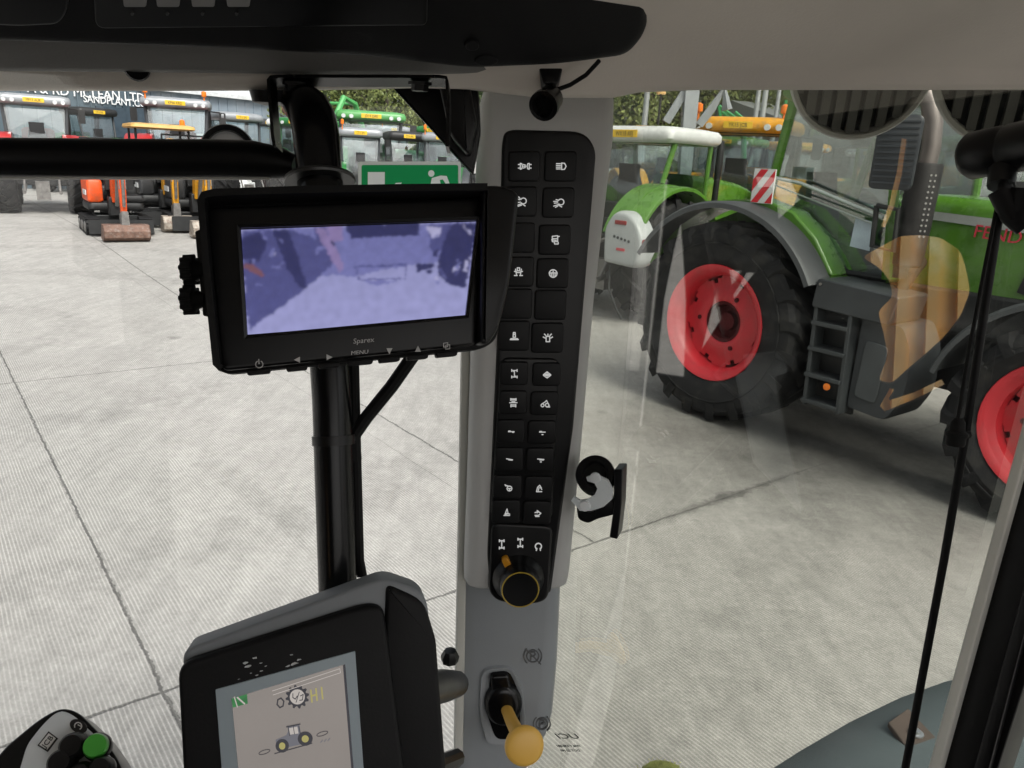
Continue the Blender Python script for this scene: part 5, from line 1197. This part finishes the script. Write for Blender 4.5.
sp(1, [(185, 184), (300, 180), (365, 200), (425, 262), (330, 345), (205, 436), (196, 380), (186, 250)], .0034)
sp(2, [(262, 182), (305, 181), (330, 260), (352, 330), (330, 330), (296, 270)], .0038)
sp(2, [(186, 200), (230, 186), (250, 215), (228, 262), (188, 252)], .0038)
sp(1, [(366, 176), (402, 174), (412, 240), (406, 262), (380, 230)], .0038)
sp(5, [(189, 266), (205, 264), (228, 280), (243, 296), (236, 302), (212, 290), (190, 277)], .0042)
sp(4, [(370, 177), (395, 175), (420, 220), (448, 276), (432, 288), (408, 250)], .0042)
sp(4, [(400, 174), (440, 171), (442, 210), (412, 212)], .0042)
sp(3, [(455, 205), (650, 196), (682, 262), (600, 270), (470, 274), (452, 262)], .0042)
sp(2, [(450, 170), (640, 164), (636, 196), (462, 203)], .0045)
sp(2, [(700, 168), (783, 163), (775, 225), (754, 330), (706, 318), (682, 290), (690, 240)], .0038)
sp(1, [(655, 169), (720, 166), (690, 238), (672, 246)], .0041)
sp(6, [(655, 172), (690, 176), (690, 200), (670, 204)], .0045)
sp(2, [(628, 268), (676, 266), (680, 274), (630, 290)], .0045)
for a, c, d_ in (((470, 276), (606, 270), 4), ((604, 270), (600, 306), 3), ((474, 276), (484, 310), 3), ((484, 308), (600, 304), 3)):
    A_, B_ = Vector(a), Vector(c); n_2 = Vector((-(B_ - A_).y, (B_ - A_).x)).normalized() * d_ / 2
    sp(1, [tuple(A_ + n_2), tuple(A_ - n_2), tuple(B_ - n_2), tuple(B_ + n_2)], .0048)
sp(3, [(494, 312), (590, 308), (560, 318), (520, 322)], .0046)
rdm = random.Random(5)
for k in range(46):
    x = rdm.uniform(205, 420) if k % 2 else rdm.uniform(660, 770); y = rdm.uniform(185, 350) if k % 2 else rdm.uniform(172, 320)
    if k % 2 and y > 440 - x * .5: continue
    s1_, s2_ = rdm.uniform(3, 14), rdm.uniform(1.5, 5); an = rdm.uniform(0, PI); c_, s_ = math.cos(an), math.sin(an)
    sp(rdm.choice((2, 3, 3, 1, 6)), [(x + a * c_ - b * s_, y + a * s_ + b * c_) for a, b in ((-s1_, -s2_), (s1_, -s2_), (s1_ * .7, s2_), (-s1_, s2_ * .6))], .0049 + k * .00002)
for j in range(GH):
    for k in range(GW):
        c = Vector(PIC[j][k] or SCOL[0]); p = GXY[j][k]
        f = 1 + .14 * noise.noise((p.x * .05, p.y * .05, 3)) + .09 * noise.noise((p.x * .2, p.y * .2, 9)) * (1.8 if c[0] < .25 else .5) + .10 * (p.y - 300) / 150
        PIC[j][k] = c * f
for _ in range(3):       # a cheap camera feed is soft
    PIC = [[sum((PIC[min(GH - 1, max(0, j + dj))][min(GW - 1, max(0, k + dk))] * w_ for dj, dk, w_ in ((0, 0, .4), (1, 0, .15), (-1, 0, .15), (0, 1, .15), (0, -1, .15))), Vector((0, 0, 0))) for k in range(GW)] for j in range(GH)]
m = MB(); vs = []
for j in range(GH + 1):
    for k in range(GW + 1): q = sxy(k / GW, j / GH); vs.append(PMo.pt(*z4(q.x, q.y), .0026))
m.add(vs, [(j * (GW + 1) + k, j * (GW + 1) + k + 1, (j + 1) * (GW + 1) + k + 1, (j + 1) * (GW + 1) + k) for j in range(GH) for k in range(GW)])
me = emit('screen_feed', (1, 1, 1), .47); nt = me.node_tree; at_ = nt.nodes.new('ShaderNodeAttribute'); at_.attribute_name = 'picture'; nt.links.new(at_.outputs['Color'], nt.nodes['Principled BSDF'].inputs['Emission Color'])
SCR = wbuild(m, 'screen', me, MO, smooth=0)
ca = SCR.data.attributes.new('picture', 'FLOAT_COLOR', 'FACE')
flat_c = [PIC[j][k] for j in range(GH) for k in range(GW)]
ca.data.foreach_set('color', [x for c in flat_c for x in (c[0], c[1], c[2], 1)])
m = MB(); fr_o = inset(scr, -3)
m.stack([[PMo.pt(*p, .0018) for p in fr_o], [PMo.pt(*p, .0066) for p in fr_o], [PMo.pt(*p, .0056) for p in scr], [PMo.pt(*p, .0018) for p in scr]], False, False); wbuild(m, 'screen_surround', GLB, MO, smooth=0)
# keys and lettering along the lower edge
m = MB(); PY = lambda px: 357 - (px - 250) * .082
def ktext(txt, px, py, hpx, mm, sq=1):
    o = PMo.pt(px, py, .0022); u = PMo.pt(px + 10, py - .9, .0022) - o; v = PMo.pt(px + .6, py - 10, .0022) - o
    mm.add(*glyphs(txt, o, u, v, v.length / 10 * hpx, .0004, squeeze=sq))
ktext('Sparex', 363.5, 340.5, 5, m, 1.05); ktext('MENU', 359.5, 352.5, 3.8, m, 1.15)
stroke(m, PMo, ic_arc(259.5, 364.5, 3.6, -60, 240, 12), 1, .0022); stroke(m, PMo, [(259, 359.5), (259.3, 364)], 1, .0022)
for x, y, kx in ((297, 360, -1), (329.5, 357.5, 1)): slab(m, [(x + 3 * kx, y), (x - 3 * kx, y - 3), (x - 3 * kx, y + 3)], PMo, .0021, .0026)
for x, y, kx in ((389, 351.5, 1), (417.5, 349, -1)): slab(m, [(x, y + 3 * kx), (x - 3, y - 3 * kx), (x + 3, y - 3 * kx)], PMo, .0021, .0026)
stroke(m, PMo, [(443, 343.5), (447, 343), (447, 347), (443, 347.5), (443, 343.5)], .8, .0022); stroke(m, PMo, [(445, 345.5), (449, 345), (449, 349), (445, 349.5), (445, 345.5)], .8, .0022)
m.v = [v - Vector(MO.location) for v in m.v]; m.build('key_lettering', mat('print_grey', (.5, .5, .5), .6), bz, smooth=0)
for x, w_ in ((259, 12), (297, 11), (329, 11), (360, 13), (389, 11), (417, 11), (446, 11)):
    m = MB(); y = 370.5 - (x - 250) * .094; slab(m, rpoly([(x - w_, y + 1), (x + w_, y - 1), (x + w_ - 1, y + 4), (x - w_ + 1, y + 6)], 2), PMo, -.004, .004, 1); wbuild(m, 'key', CBLK, MO)
# knobs on the left bracket
PKn = Plane((185, 250, .465), (215, 250, .465), (185, 310, .465))
m = MB(); slab(m, rpoly([(196, 232), (206, 228), (214, 318), (204, 316)], 2), PKn, -.006, .002, 1); kb = wbuild(m, 'knob_bracket', CBL2, MO)
for y in (270, 300):
    m = MB(); c = PKn.pt(192, y); u = (PKn.pt(210, y - 1) - c).normalized(); q = Matrix.Translation(c) @ u.to_track_quat('Z', 'Y').to_matrix().to_4x4()
    prof = [(0, -.005), (.0068, -.005), (.0078, -.003), (.0078, .002), (.006, .003), (.004, .008), (0, .008)]
    m.lathe(prof, q, 14)
    for k in range(9):
        a = 2 * PI * k / 9; p = q @ Vector((.0078 * math.cos(a), .0078 * math.sin(a), -.001)); m.tube([p - u * .0035, p + u * .0035], .0016, 6)
    wbuild(m, 'knob', RUBB, MO, smooth=40)
m = MB(); m.hexa([PMo.pt(*p, -.04) for p in ((300, 240), (380, 236), (380, 330), (300, 336))], [PMo.pt(*p, -.022) for p in ((300, 240), (380, 236), (380, 330), (300, 336))]); wbuild(m, 'mounting_block', CBLK, MO, bevel=.003)

# ------------------------------------------------------------------ control terminal
PT = Plane((185, 660, .43), (395, 600, .455), (200, 768, .43))
TE = wempty('control_terminal', PT.pt(290, 800, -.02), 'dark grey control terminal with a lit colour screen on the foot of the post', 'terminal')
m = MB()
o1 = rpoly([(181, 652), (384, 578), (420, 590), (428, 604), (446, 800), (460, 980), (205, 980)], [12, 10, 12, 10, 0, 0, 0], 5)
o2 = rpoly([(179, 660), (386, 596), (398, 606), (418, 800), (430, 980), (196, 980)], [16, 14, 10, 0, 0, 0], 5)
slab(m, o1, PT, -.024, -.002, 4); wbuild(m, 'case', mat('terminal_grey', (.19, .205, .22), .5, var=.06, bump=.2, bs=600), TE, smooth=40)
m = MB(); slab(m, rpoly([(386, 584), (424, 601), (436, 640), (448, 800), (460, 980), (400, 980), (384, 640)], [8, 14, 6, 0, 0, 0, 4], 4), PT, -.022, .001, 5); wbuild(m, 'side_grip', CBLK, TE, smooth=40)
m = MB(); slab(m, rpoly([(179, 662), (366, 603), (383, 606), (388, 640), (408, 800), (425, 980), (196, 980)], [16, 16, 10, 6, 0, 0, 0], 5), PT, -.004, .005, 5); fr_ = wbuild(m, 'front', CBLK, TE, smooth=40)
m = MB(); slab(m, rpoly([(217, 686), (355, 648), (366, 800), (376, 900), (234, 900)], 1), PT, .004, .0058, .5); wbuild(m, 'screen_frame', mat('frame_bluegrey', (.30, .36, .40), .45), TE)
TS = emit('terminal_screen', srgb(134, 127, 122), 0.495, .10, 9); TDk = emit('terminal_ink', srgb(48, 48, 56), 0.396); TGn = emit('terminal_green', srgb(38, 110, 58), 0.495, .2, 200); TYl = emit('terminal_yellow', srgb(168, 160, 96), 0.462); TLt = emit('terminal_light', srgb(185, 178, 172), 0.462); TBl = emit('terminal_blue', srgb(70, 150, 180), 0.462); TMd = emit('terminal_midgrey', srgb(104, 104, 112), 0.462)
m = MB()
def z5(x, y): return (x / 2.56, 468 + y / 2.56)
def tp(i, pts, off, px=False): m.cur = i; slab(m, pts if px else [z5(*p) for p in pts], PT, off - .0003, off)
def ts(i, pts, w_, off): m.cur = i; stroke(m, PT, [z5(*p) for p in pts], w_, off, .0002)
tp(0, [(597, 580), (882, 494), (905, 768), (945, 1150), (640, 1150), (615, 768)], .0062)
tp(1, [(878, 496), (884, 493), (906, 768), (900, 768)], .0065)
tp(2, [(597, 580), (636, 568), (638, 592), (600, 602)], .0066)
ts(4, [(604, 574), (612, 600)], 1, .0067); ts(4, [(612, 576), (630, 592)], 1.5, .0067)
ts(4, [(700, 560), (870, 504), (872, 514), (702, 570)], .6, .0066)
cx, cy = 763, 575
gear = []
for k in range(48): r_ = 30 if (k // 2) % 2 else 24; a = 2 * PI * k / 48; gear.append((cx + r_ * math.cos(a), cy + r_ * math.sin(a)))
tp(1, gear, .0066); tp(4, ell(cx, cy, 19, 19, 20), .0068)
ts(1, [(752, 566), (752, 576), (758, 580), (763, 572)], .8, .0070); ts(1, [(760, 588), (768, 562)], .7, .0070); ts(1, [(771, 572), (778, 568), (776, 582), (769, 583)], .8, .0070)
ts(1, [(722, 578), (729, 586), (727, 598), (719, 602), (712, 594), (714, 582), (722, 578)], 1.3, .0066)
for q_ in ([(797, 558), (800, 588)], [(810, 554), (813, 584)], [(798, 573), (812, 569)], [(824, 551), (827, 580)]): ts(3, q_, 1.6, .0066)
# little tractor drawing
ts(1, [(706, 718), (800, 692)], .9, .0066)
tp(5, [(708, 684), (735, 672), (740, 662), (738, 648), (768, 646), (772, 668), (790, 664), (796, 690), (740, 702), (712, 702)], .0066)
tp(6, [(740, 652), (764, 648), (768, 668), (744, 672)], .0067) if False else tp(4, [(742, 654), (763, 650), (766, 667), (745, 670)], .0068)
ts(1, [(736, 650), (770, 643)], 1.2, .0069); ts(1, [(740, 652), (744, 672)], .7, .0069); ts(1, [(753, 649), (756, 668)], .6, .0069); ts(1, [(767, 648), (771, 668)], .7, .0069)
tp(1, ell(725, 698, 17, 17, 18), .0070); tp(3, ell(725, 698, 8, 9, 14), .0072); tp(1, ell(783, 680, 19, 18, 18), .0070); tp(3, ell(783, 680, 9, 9, 14), .0072)
for c_ in ((680, 714), (826, 668)): ts(1, [(c_[0] + 14 * math.cos(a) , c_[1] + 5 * math.sin(a) - 4 * math.cos(a)) for a in [2 * PI * k / 14 for k in range(15)]], .6, .0066)
for k in range(3): ts(5, [(822 + k * 9, 690 - k * 2), (827 + k * 9, 684 - k * 2)], .8, .0066)
tp(1, [(688, 766), (726, 755), (730, 780), (690, 790)], .0066); tp(6, [(692, 767), (723, 759), (726, 780), (694, 788)], .0068)
wbuild(m, 'screen', [TS, TDk, TGn, TYl, TLt, TMd, TBl], TE, smooth=0)
# worn paint flecks on the front
m = MB(); rd = random.Random(4)
for px, py, s_ in ((250, 663, 3), (256, 655, 2), (247, 660, 2.2), (262, 668, 1.6), (258, 672, 1.3), (267, 663, 1), (252, 670, 1), (294, 661, 3.6), (289, 663, 2), (299, 657, 2), (292, 652, 1.1), (262, 660, 1), (240, 676, .8), (270, 672, .9)):
    n_ = 7; slab(m, [(px + s_ * rd.uniform(.5, 1.4) * math.cos(2 * PI * k / n_) * 1.2, py + s_ * rd.uniform(.4, 1.1) * math.sin(2 * PI * k / n_) * .6 - .25 * s_ * math.cos(2 * PI * k / n_)) for k in range(n_)], PT, .0048, .0054)
m.v = [v - Vector(TE.location) for v in m.v]; m.build('bare_patch', mat('chipped_paint', (.5, .52, .53), .5, var=.2, vs=200), fr_, smooth=0)
# bracket arm between the terminal and the pillar
BA = wempty('terminal_bracket', at(446, 690, .62), 'short black clamp arm with bolts between the terminal and the pillar', 'bracket')
m = MB(); m.tube([at(420, 690, .55), at(442, 686, .62), at(456, 684, .72)], [.013, .013, .012], 16); wbuild(m, 'arm', CBL2, BA, smooth=50)
m = MB(); m.lathe([(0, -.006), (.008, -.006), (.009, 0), (.006, .006), (0, .007)], Matrix.Translation(at(450, 656, .74)), 8); wbuild(m, 'bolt', CBL2, BA)
m = MB(); m.tube([at(436, 766, .7), at(456, 758, .76)], .009, 10); wbuild(m, 'stud', CBL2, BA)

# ------------------------------------------------------------------ joystick pod
PJ = Plane((60, 720, .42), (280, 740, .43), (60, 800, .40))
JP = wempty('joystick_pod', PJ.pt(150, 800, -.02), 'grey joystick head with black buttons and one green button at the lower left', 'joystick')
def z5p(l): return [z5(*p) for p in l]
oj = rpoly(z5p([(-60, 800), (8, 712), (95, 640), (150, 610), (195, 620), (256, 682), (300, 745), (330, 830), (340, 1000), (-60, 1000)]), [0, 10, 14, 12, 10, 8, 10, 8, 0, 0], 4)
ot = rpoly(z5p([(44, 800), (70, 710), (112, 655), (152, 620), (185, 630), (248, 690), (290, 750), (318, 840), (320, 990), (30, 990)]), [0, 8, 12, 10, 8, 8, 10, 6, 0, 0], 4)
m = MB(); slab(m, oj, PJ, -.03, -.002, 3); wbuild(m, 'body', CBL2, JP, smooth=40)
m = MB(); slab(m, ot, PJ, -.006, .002, 3); tpj = wbuild(m, 'top_face', mat('pod_grey', (.72, .76, .78), .4, var=.05), JP, smooth=40)
m = MB(); slab(m, z5p([(100, 712), (128, 676), (152, 694), (126, 729)]), PJ, .0015, .0024); m.v = [v - Vector(JP.location) for v in m.v]; lg = m.build('logo_plate', PLB, tpj, smooth=0)
m = MB(); slab(m, z5p([(105, 711), (129, 681), (147, 694), (125, 723)]), PJ, .0023, .0027); m.v = [v - Vector(JP.location) for v in m.v]; m.build('logo_field', PRT, tpj, smooth=0)
m = MB(); o = PJ.pt(*z5(126.5, 702.5), .0028); u = PJ.pt(*z5(138, 688), .0028) - PJ.pt(*z5(114, 717), .0028); v = PJ.pt(*z5(118, 695), .0028) - PJ.pt(*z5(135, 709), .0028)
m.add(*glyphs('JCB', o, u, u.cross(PJ.n) * -1, u.length * .42, .0003)); m.v = [v_ - Vector(JP.location) for v_ in m.v]; m.build('logo_lettering', PLB, tpj, smooth=0)
m = MB(); slab(m, ell(*z5(204, 663), 9, 6.5, 22, .5), PJ, .0015, .0024); m.v = [v_ - Vector(JP.location) for v_ in m.v]; sy = m.build('symbol_disc', PLB, tpj, smooth=0)
m = MB(); stroke(m, PJ, ic_arc(*z5(204, 663), 3.6, -200, 60, 9), 1, .0025); stroke(m, PJ, [z5(204, 660), z5(212, 664)], 1, .0025); m.v = [v_ - Vector(JP.location) for v_ in m.v]; m.build('symbol', PRT, tpj, smooth=0)
pn = (PJ.n * .7 + (EYE - PJ.o).normalized() * .3).normalized()
for x, y, r_, mt in ((195, 716, .0062, CBL2), (254, 716, .0060, mat('green_button', (.06, .35, .04), .35)), (166, 758, .0062, CBL2), (266, 772, .0055, CBL2), (215, 790, .006, CBL2)):
    c = PJ.pt(*z5(x, y), .001); q = Matrix.Translation(c) @ pn.to_track_quat('Z', 'Y').to_matrix().to_4x4(); k = r_ * 1.0
    m = MB(); m.lathe([(k * 1.18, 0), (k * 1.15, .005), (k * 1.05, .006)], q, 24)
    if mt is CBL2:
        m.lathe([(k * 1.05, .006), (k, .010), (k * .8, .012), (0, .0115)], q, 24); wbuild(m, 'button', CBL2, JP, smooth=50)
    else:
        b_ = wbuild(m, 'button', CBL2, JP, smooth=50); m = MB(); m.lathe([(k * 1.0, .003), (k * 1.0, .0095), (k * .9, .011), (0, .0105)], q, 24); m.v = [v_ - Vector(JP.location) for v_ in m.v]; m.build('green_cap', mt, b_, smooth=50)

# ------------------------------------------------------------------ escape sign on the windscreen
PE = Plane((360, 163, .60), (462, 163, .60), (360, 185, .60)); PE.o = cabp(T_WS - .003, 0, CH); PE.n = -TF
ES = wempty('escape_sign', PE.pt(410, 200, 0), 'green and white emergency exit sticker on the windscreen behind the monitor', 'sign')
m = MB(); _a = rpoly([(358.5, 161.5), (461, 161.5), (461, 222), (358.5, 222)], 3); _b = rpoly([(361.5, 165), (458.5, 165), (458.5, 219), (361.5, 219)], 2); m.stack([[PE.pt(*p, o) for p in q] for q, o in ((_a, 0), (_b, 0), (_b, -.001), (_a, -.001), (_a, 0))], False, False); wbuild(m, 'border', lit_through('sign_edge_white', (.9, .92, .9), .95), ES, smooth=0)
SYM = [('door_symbol', [(368, 172), (385, 172), (385, 210), (368, 210)]), ('figure_head', ell(431.5, 173.5, 3.2, 3.4, 16)), ('figure_body', [(432, 178), (441, 175.5), (447, 176), (450, 184), (446, 184), (443, 179.5), (440, 180), (442, 188), (437, 200), (430, 188)]), ('figure_leg', [(390, 190), (396, 183), (402, 182.5), (400, 187), (394, 192)])]
bm = bmesh.new(); edges = []
for lp in [rpoly([(361.5, 165), (458.5, 165), (458.5, 219), (361.5, 219)], 2)] + [q for _, q in SYM]:
    vs = [bm.verts.new(PE.pt(*p, -.0006) - Vector(ES.location)) for p in lp]
    for i in range(len(vs)): edges.append(bm.edges.new((vs[i], vs[(i + 1) % len(vs)])))
bmesh.ops.triangle_fill(bm, use_beauty=True, use_dissolve=False, edges=edges)
me = bpy.data.meshes.new('field'); bm.to_mesh(me); bm.free(); me.materials.append(lit_through('sign_green', (.02, .34, .11), .95)); fo = bpy.data.objects.new('field', me); COL.objects.link(fo); fo.parent = ES
for nm, lp in SYM:
    m = MB(); m.add([PE.pt(*p, -.0004) for p in lp], [tuple(range(len(lp)))]); wbuild(m, nm, lit_through('sign_white', (.9, .92, .9), .95), fo if False else ES, smooth=0)
# ------------------------------------------------------------------ outside the glass on this tractor: lamps, wiper, latch
def worklamp(px, py, d, R, label, tilt):
    c = at(px, py, d); T = wempty('work_lamp', c, label, 'work lamp', 'ribbed work lamps under the roof edge')
    ax = ((EYE - c).normalized() + Vector(tilt)).normalized(); q = Matrix.Translation(c) @ ax.to_track_quat('Z', 'Y').to_matrix().to_4x4()
    m = MB(); m.lathe([(R * .9, -.02), (R, -.015), (R, .004), (R * .97, .008), (R * .92, .008), (R * .90, .002), (R * .9, -.02)], q, 48); wbuild(m, 'rim', mat('lamp_rim_grey', (.5, .5, .48), .5), T, smooth=40)
    m = MB(); m.lathe([(0, -.05), (R * .6, -.045), (R * .88, -.02), (R * .9, -.012), (R * .5, -.016), (0, -.018)], q, 40); wbuild(m, 'housing', CBL2, T, smooth=40)
    m = MB()
    for k in range(-4, 5):
        x = k * R * .205; h_ = math.sqrt(max(0, (R * .89) ** 2 - x * x))
        p = [q @ Vector((x + a, b, z)) for a, b, z in ((-.0032, -h_, -.014), (.0032, -h_, -.014), (.0032, h_, -.014), (-.0032, h_, -.014))]; p2 = [q @ Vector((x + a, b, z)) for a, b, z in ((-.0045, -h_, .005), (.0045, -h_, .005), (.0045, h_, .005), (-.0045, h_, .005))]
        m.hexa(p, p2)
    wbuild(m, 'fin', mat('fin_grey', (.11, .11, .105), .5, var=.3), T, smooth=0)
    m = MB(); a = c + Vector((0, 0, R * .6)) - ax * .05; m.tube([a, a + Vector((0, 0, .09)) + TR * .02], .012, 10); wbuild(m, 'stalk', CBL2, T)
worklamp(861, 70, .80, .070, 'round ribbed work lamp hanging just left of the tall exhaust', (.15, 0, -.1))
worklamp(1022, 66, .74, .076, 'round ribbed work lamp at the right edge above the wiper pivot', (.2, 0, -.1))
WP = wempty('gas_strut', at(1005, 148, .47), 'thin black strut rod with a hose beside it, slanting down across the door glass', 'strut')
m = MB(); c = at(1003, 150, .49); q = Matrix.Translation(c) @ (TR * -.6 + fw * -.5 + rx * .9).to_track_quat('Z', 'Y').to_matrix().to_4x4()
m.lathe([(0, -.024), (.0125, -.024), (.0153, -.02), (.0153, .0), (.0141, .0015), (.0141, .003), (.0153, .0045), (.0153, .032), (0, .032)], q, 28); m.tube([at(1003, 168, .485), at(1001, 186, .482)], .008, 10); wbuild(m, 'pivot', CBL2, WP, smooth=40)
m = MB(); m.tube([at(1004, 180, .48), at(990, 272, .49), at(968, 420, .515), at(944, 560, .54), at(904, 775, .575)], [.0029, .0028, .0028, .0028, .0028], 12); wbuild(m, 'rod', CBLK, WP, smooth=50)
m = MB(); m.tube([at(1000, 192, .476), at(986, 262, .483), at(970, 345, .497), at(957, 424, .51)], .0013, 8); wbuild(m, 'hose', RUBB, WP)
m = MB(); a, b = at(959, 417, .51), at(955, 446, .512); q = Matrix.Translation(b) @ (a - b).to_track_quat('Z', 'Y').to_matrix().to_4x4(); m.lathe([(0, 0), (.0052, 0), (.006, .0016), (.006, .0056), (.0072, .0072), (.0072, .0088), (.0048, .0104), (.0044, .016), (.0024, .019), (0, .019)], q, 18); m.tube([at(955, 436, .512), at(968, 434, .515)], .0032, 8); wbuild(m, 'connector', RUBB, WP, smooth=40)
m = MB(); m.tube([at(1000, 190, .474), at(1012, 214, .472), at(1026, 226, .47)], .007, 10); m.lathe([(0, -.01), (.011, -.01), (.011, .01), (0, .01)], Matrix.Translation(at(1026, 205, .47)), 12); wbuild(m, 'joint_block', CBLK, WP, smooth=40)

DL = wempty('door_latch', at(600, 490, .765), 'black door latch with a silver hook plate fixed to the door glass', 'latch')
PLt = Plane((577, 456, .765), (625, 456, .75), (577, 530, .775))
m = MB(); q = Matrix.Translation(PLt.pt(596, 476)) @ (PLt.n + Vector((0, 0, .55))).to_track_quat('Z', 'Y').to_matrix().to_4x4()
m.lathe([(0, -.008), (.0185, -.008), (.0195, -.006), (.0195, .0), (.018, .003), (.018, .005), (.0195, .007), (.0185, .010), (.0125, .010), (.011, .005), (0, .004)], q, 32); wbuild(m, 'ring', CBL2, DL, smooth=40)
m = MB(); hk = rpoly([(577, 494), (590, 486), (596, 488), (599, 482), (598, 474), (603, 466), (613, 478), (615, 492), (609, 501), (592, 507), (580, 500)], 4, 3)
hk = [(577.7, 492), (583.6, 496), (591, 495), (598, 490.6), (600.8, 484.4), (598, 479), (591, 477), (590, 473), (599, 470.5), (611, 476), (616, 485.6), (615, 495), (607, 502), (595, 506), (583.6, 506), (579.7, 501), (575, 496)]
slab(m, hk, PLt, .013, .017); wbuild(m, 'hook_plate', mat('latch_zinc', (.75, .79, .80), .45, .1), DL, smooth=40)
for px, py in ((599, 473.5), (589, 501)):
    m = MB(); m.lathe([(.0055, 0), (.005, .003), (0, .0042)], Matrix.Translation(PLt.pt(px, py, .017)) @ PLt.n.to_track_quat('Z', 'Y').to_matrix().to_4x4(), 16); wbuild(m, 'rivet', mat('rivet_bright', (.8, .82, .83), .35, .1), DL)
m = MB(); slab(m, rpoly([(578, 503), (592, 508), (608, 501), (615, 494), (617, 512), (600, 516), (590, 521), (580, 517)], 4), PLt, -.008, .010, 2); slab(m, rpoly([(616.5, 466), (625, 466), (624, 500), (620, 535), (612, 533), (616, 505)], 2), PLt, -.012, .014, 1); wbuild(m, 'handle_bar', CBL2, DL, smooth=40)

# fuzzy sponge at the bottom edge
SPG = wempty('sponge', onz(662, 780, CH - .72), 'fuzzy lime green sponge just showing at the bottom edge under the door glass', 'sponge')
m = MB(); c = onz(663, 779, CH - .7); rd = random.Random(2)
rings = []
for i in range(1, 9):
    a = PI * i / 9; rings.append([c + Vector((.028 * math.sin(a) * math.cos(2 * PI * k / 24) * (1 + .06 * math.sin(k * 1.7 + i)), .024 * math.sin(a) * math.sin(2 * PI * k / 24), 0.017 * math.cos(a) * (1 + .06 * math.sin(k + 2 * i)))) for k in range(24)])
m.stack(rings)
for k in range(500):
    i = rd.randrange(8); p = rings[i][rd.randrange(24)] * 1; nrm = (p - c).normalized(); p = p + Vector((rd.gauss(0, .003), rd.gauss(0, .003), rd.gauss(0, .002)))
    t = nrm.orthogonal().normalized() * .0008; m.add([p - t, p + t, p + nrm * rd.uniform(.0008, .002) + Vector((rd.gauss(0, .001), rd.gauss(0, .001), 0))], [(0, 1, 2)])
wbuild(m, 'foam', mat('lime_foam', (.60, .62, .20), .9, var=.25, vs=80), SPG, smooth=0)
m = MB(); cz = CH - .735; q = [onz(x, y, cz) for x, y in ((560, 800), (760, 800), (800, 900), (520, 900))]; m.hexa([p + Vector((0, 0, -.02)) for p in q], q); cb(m, 'door_sill', CBLK)
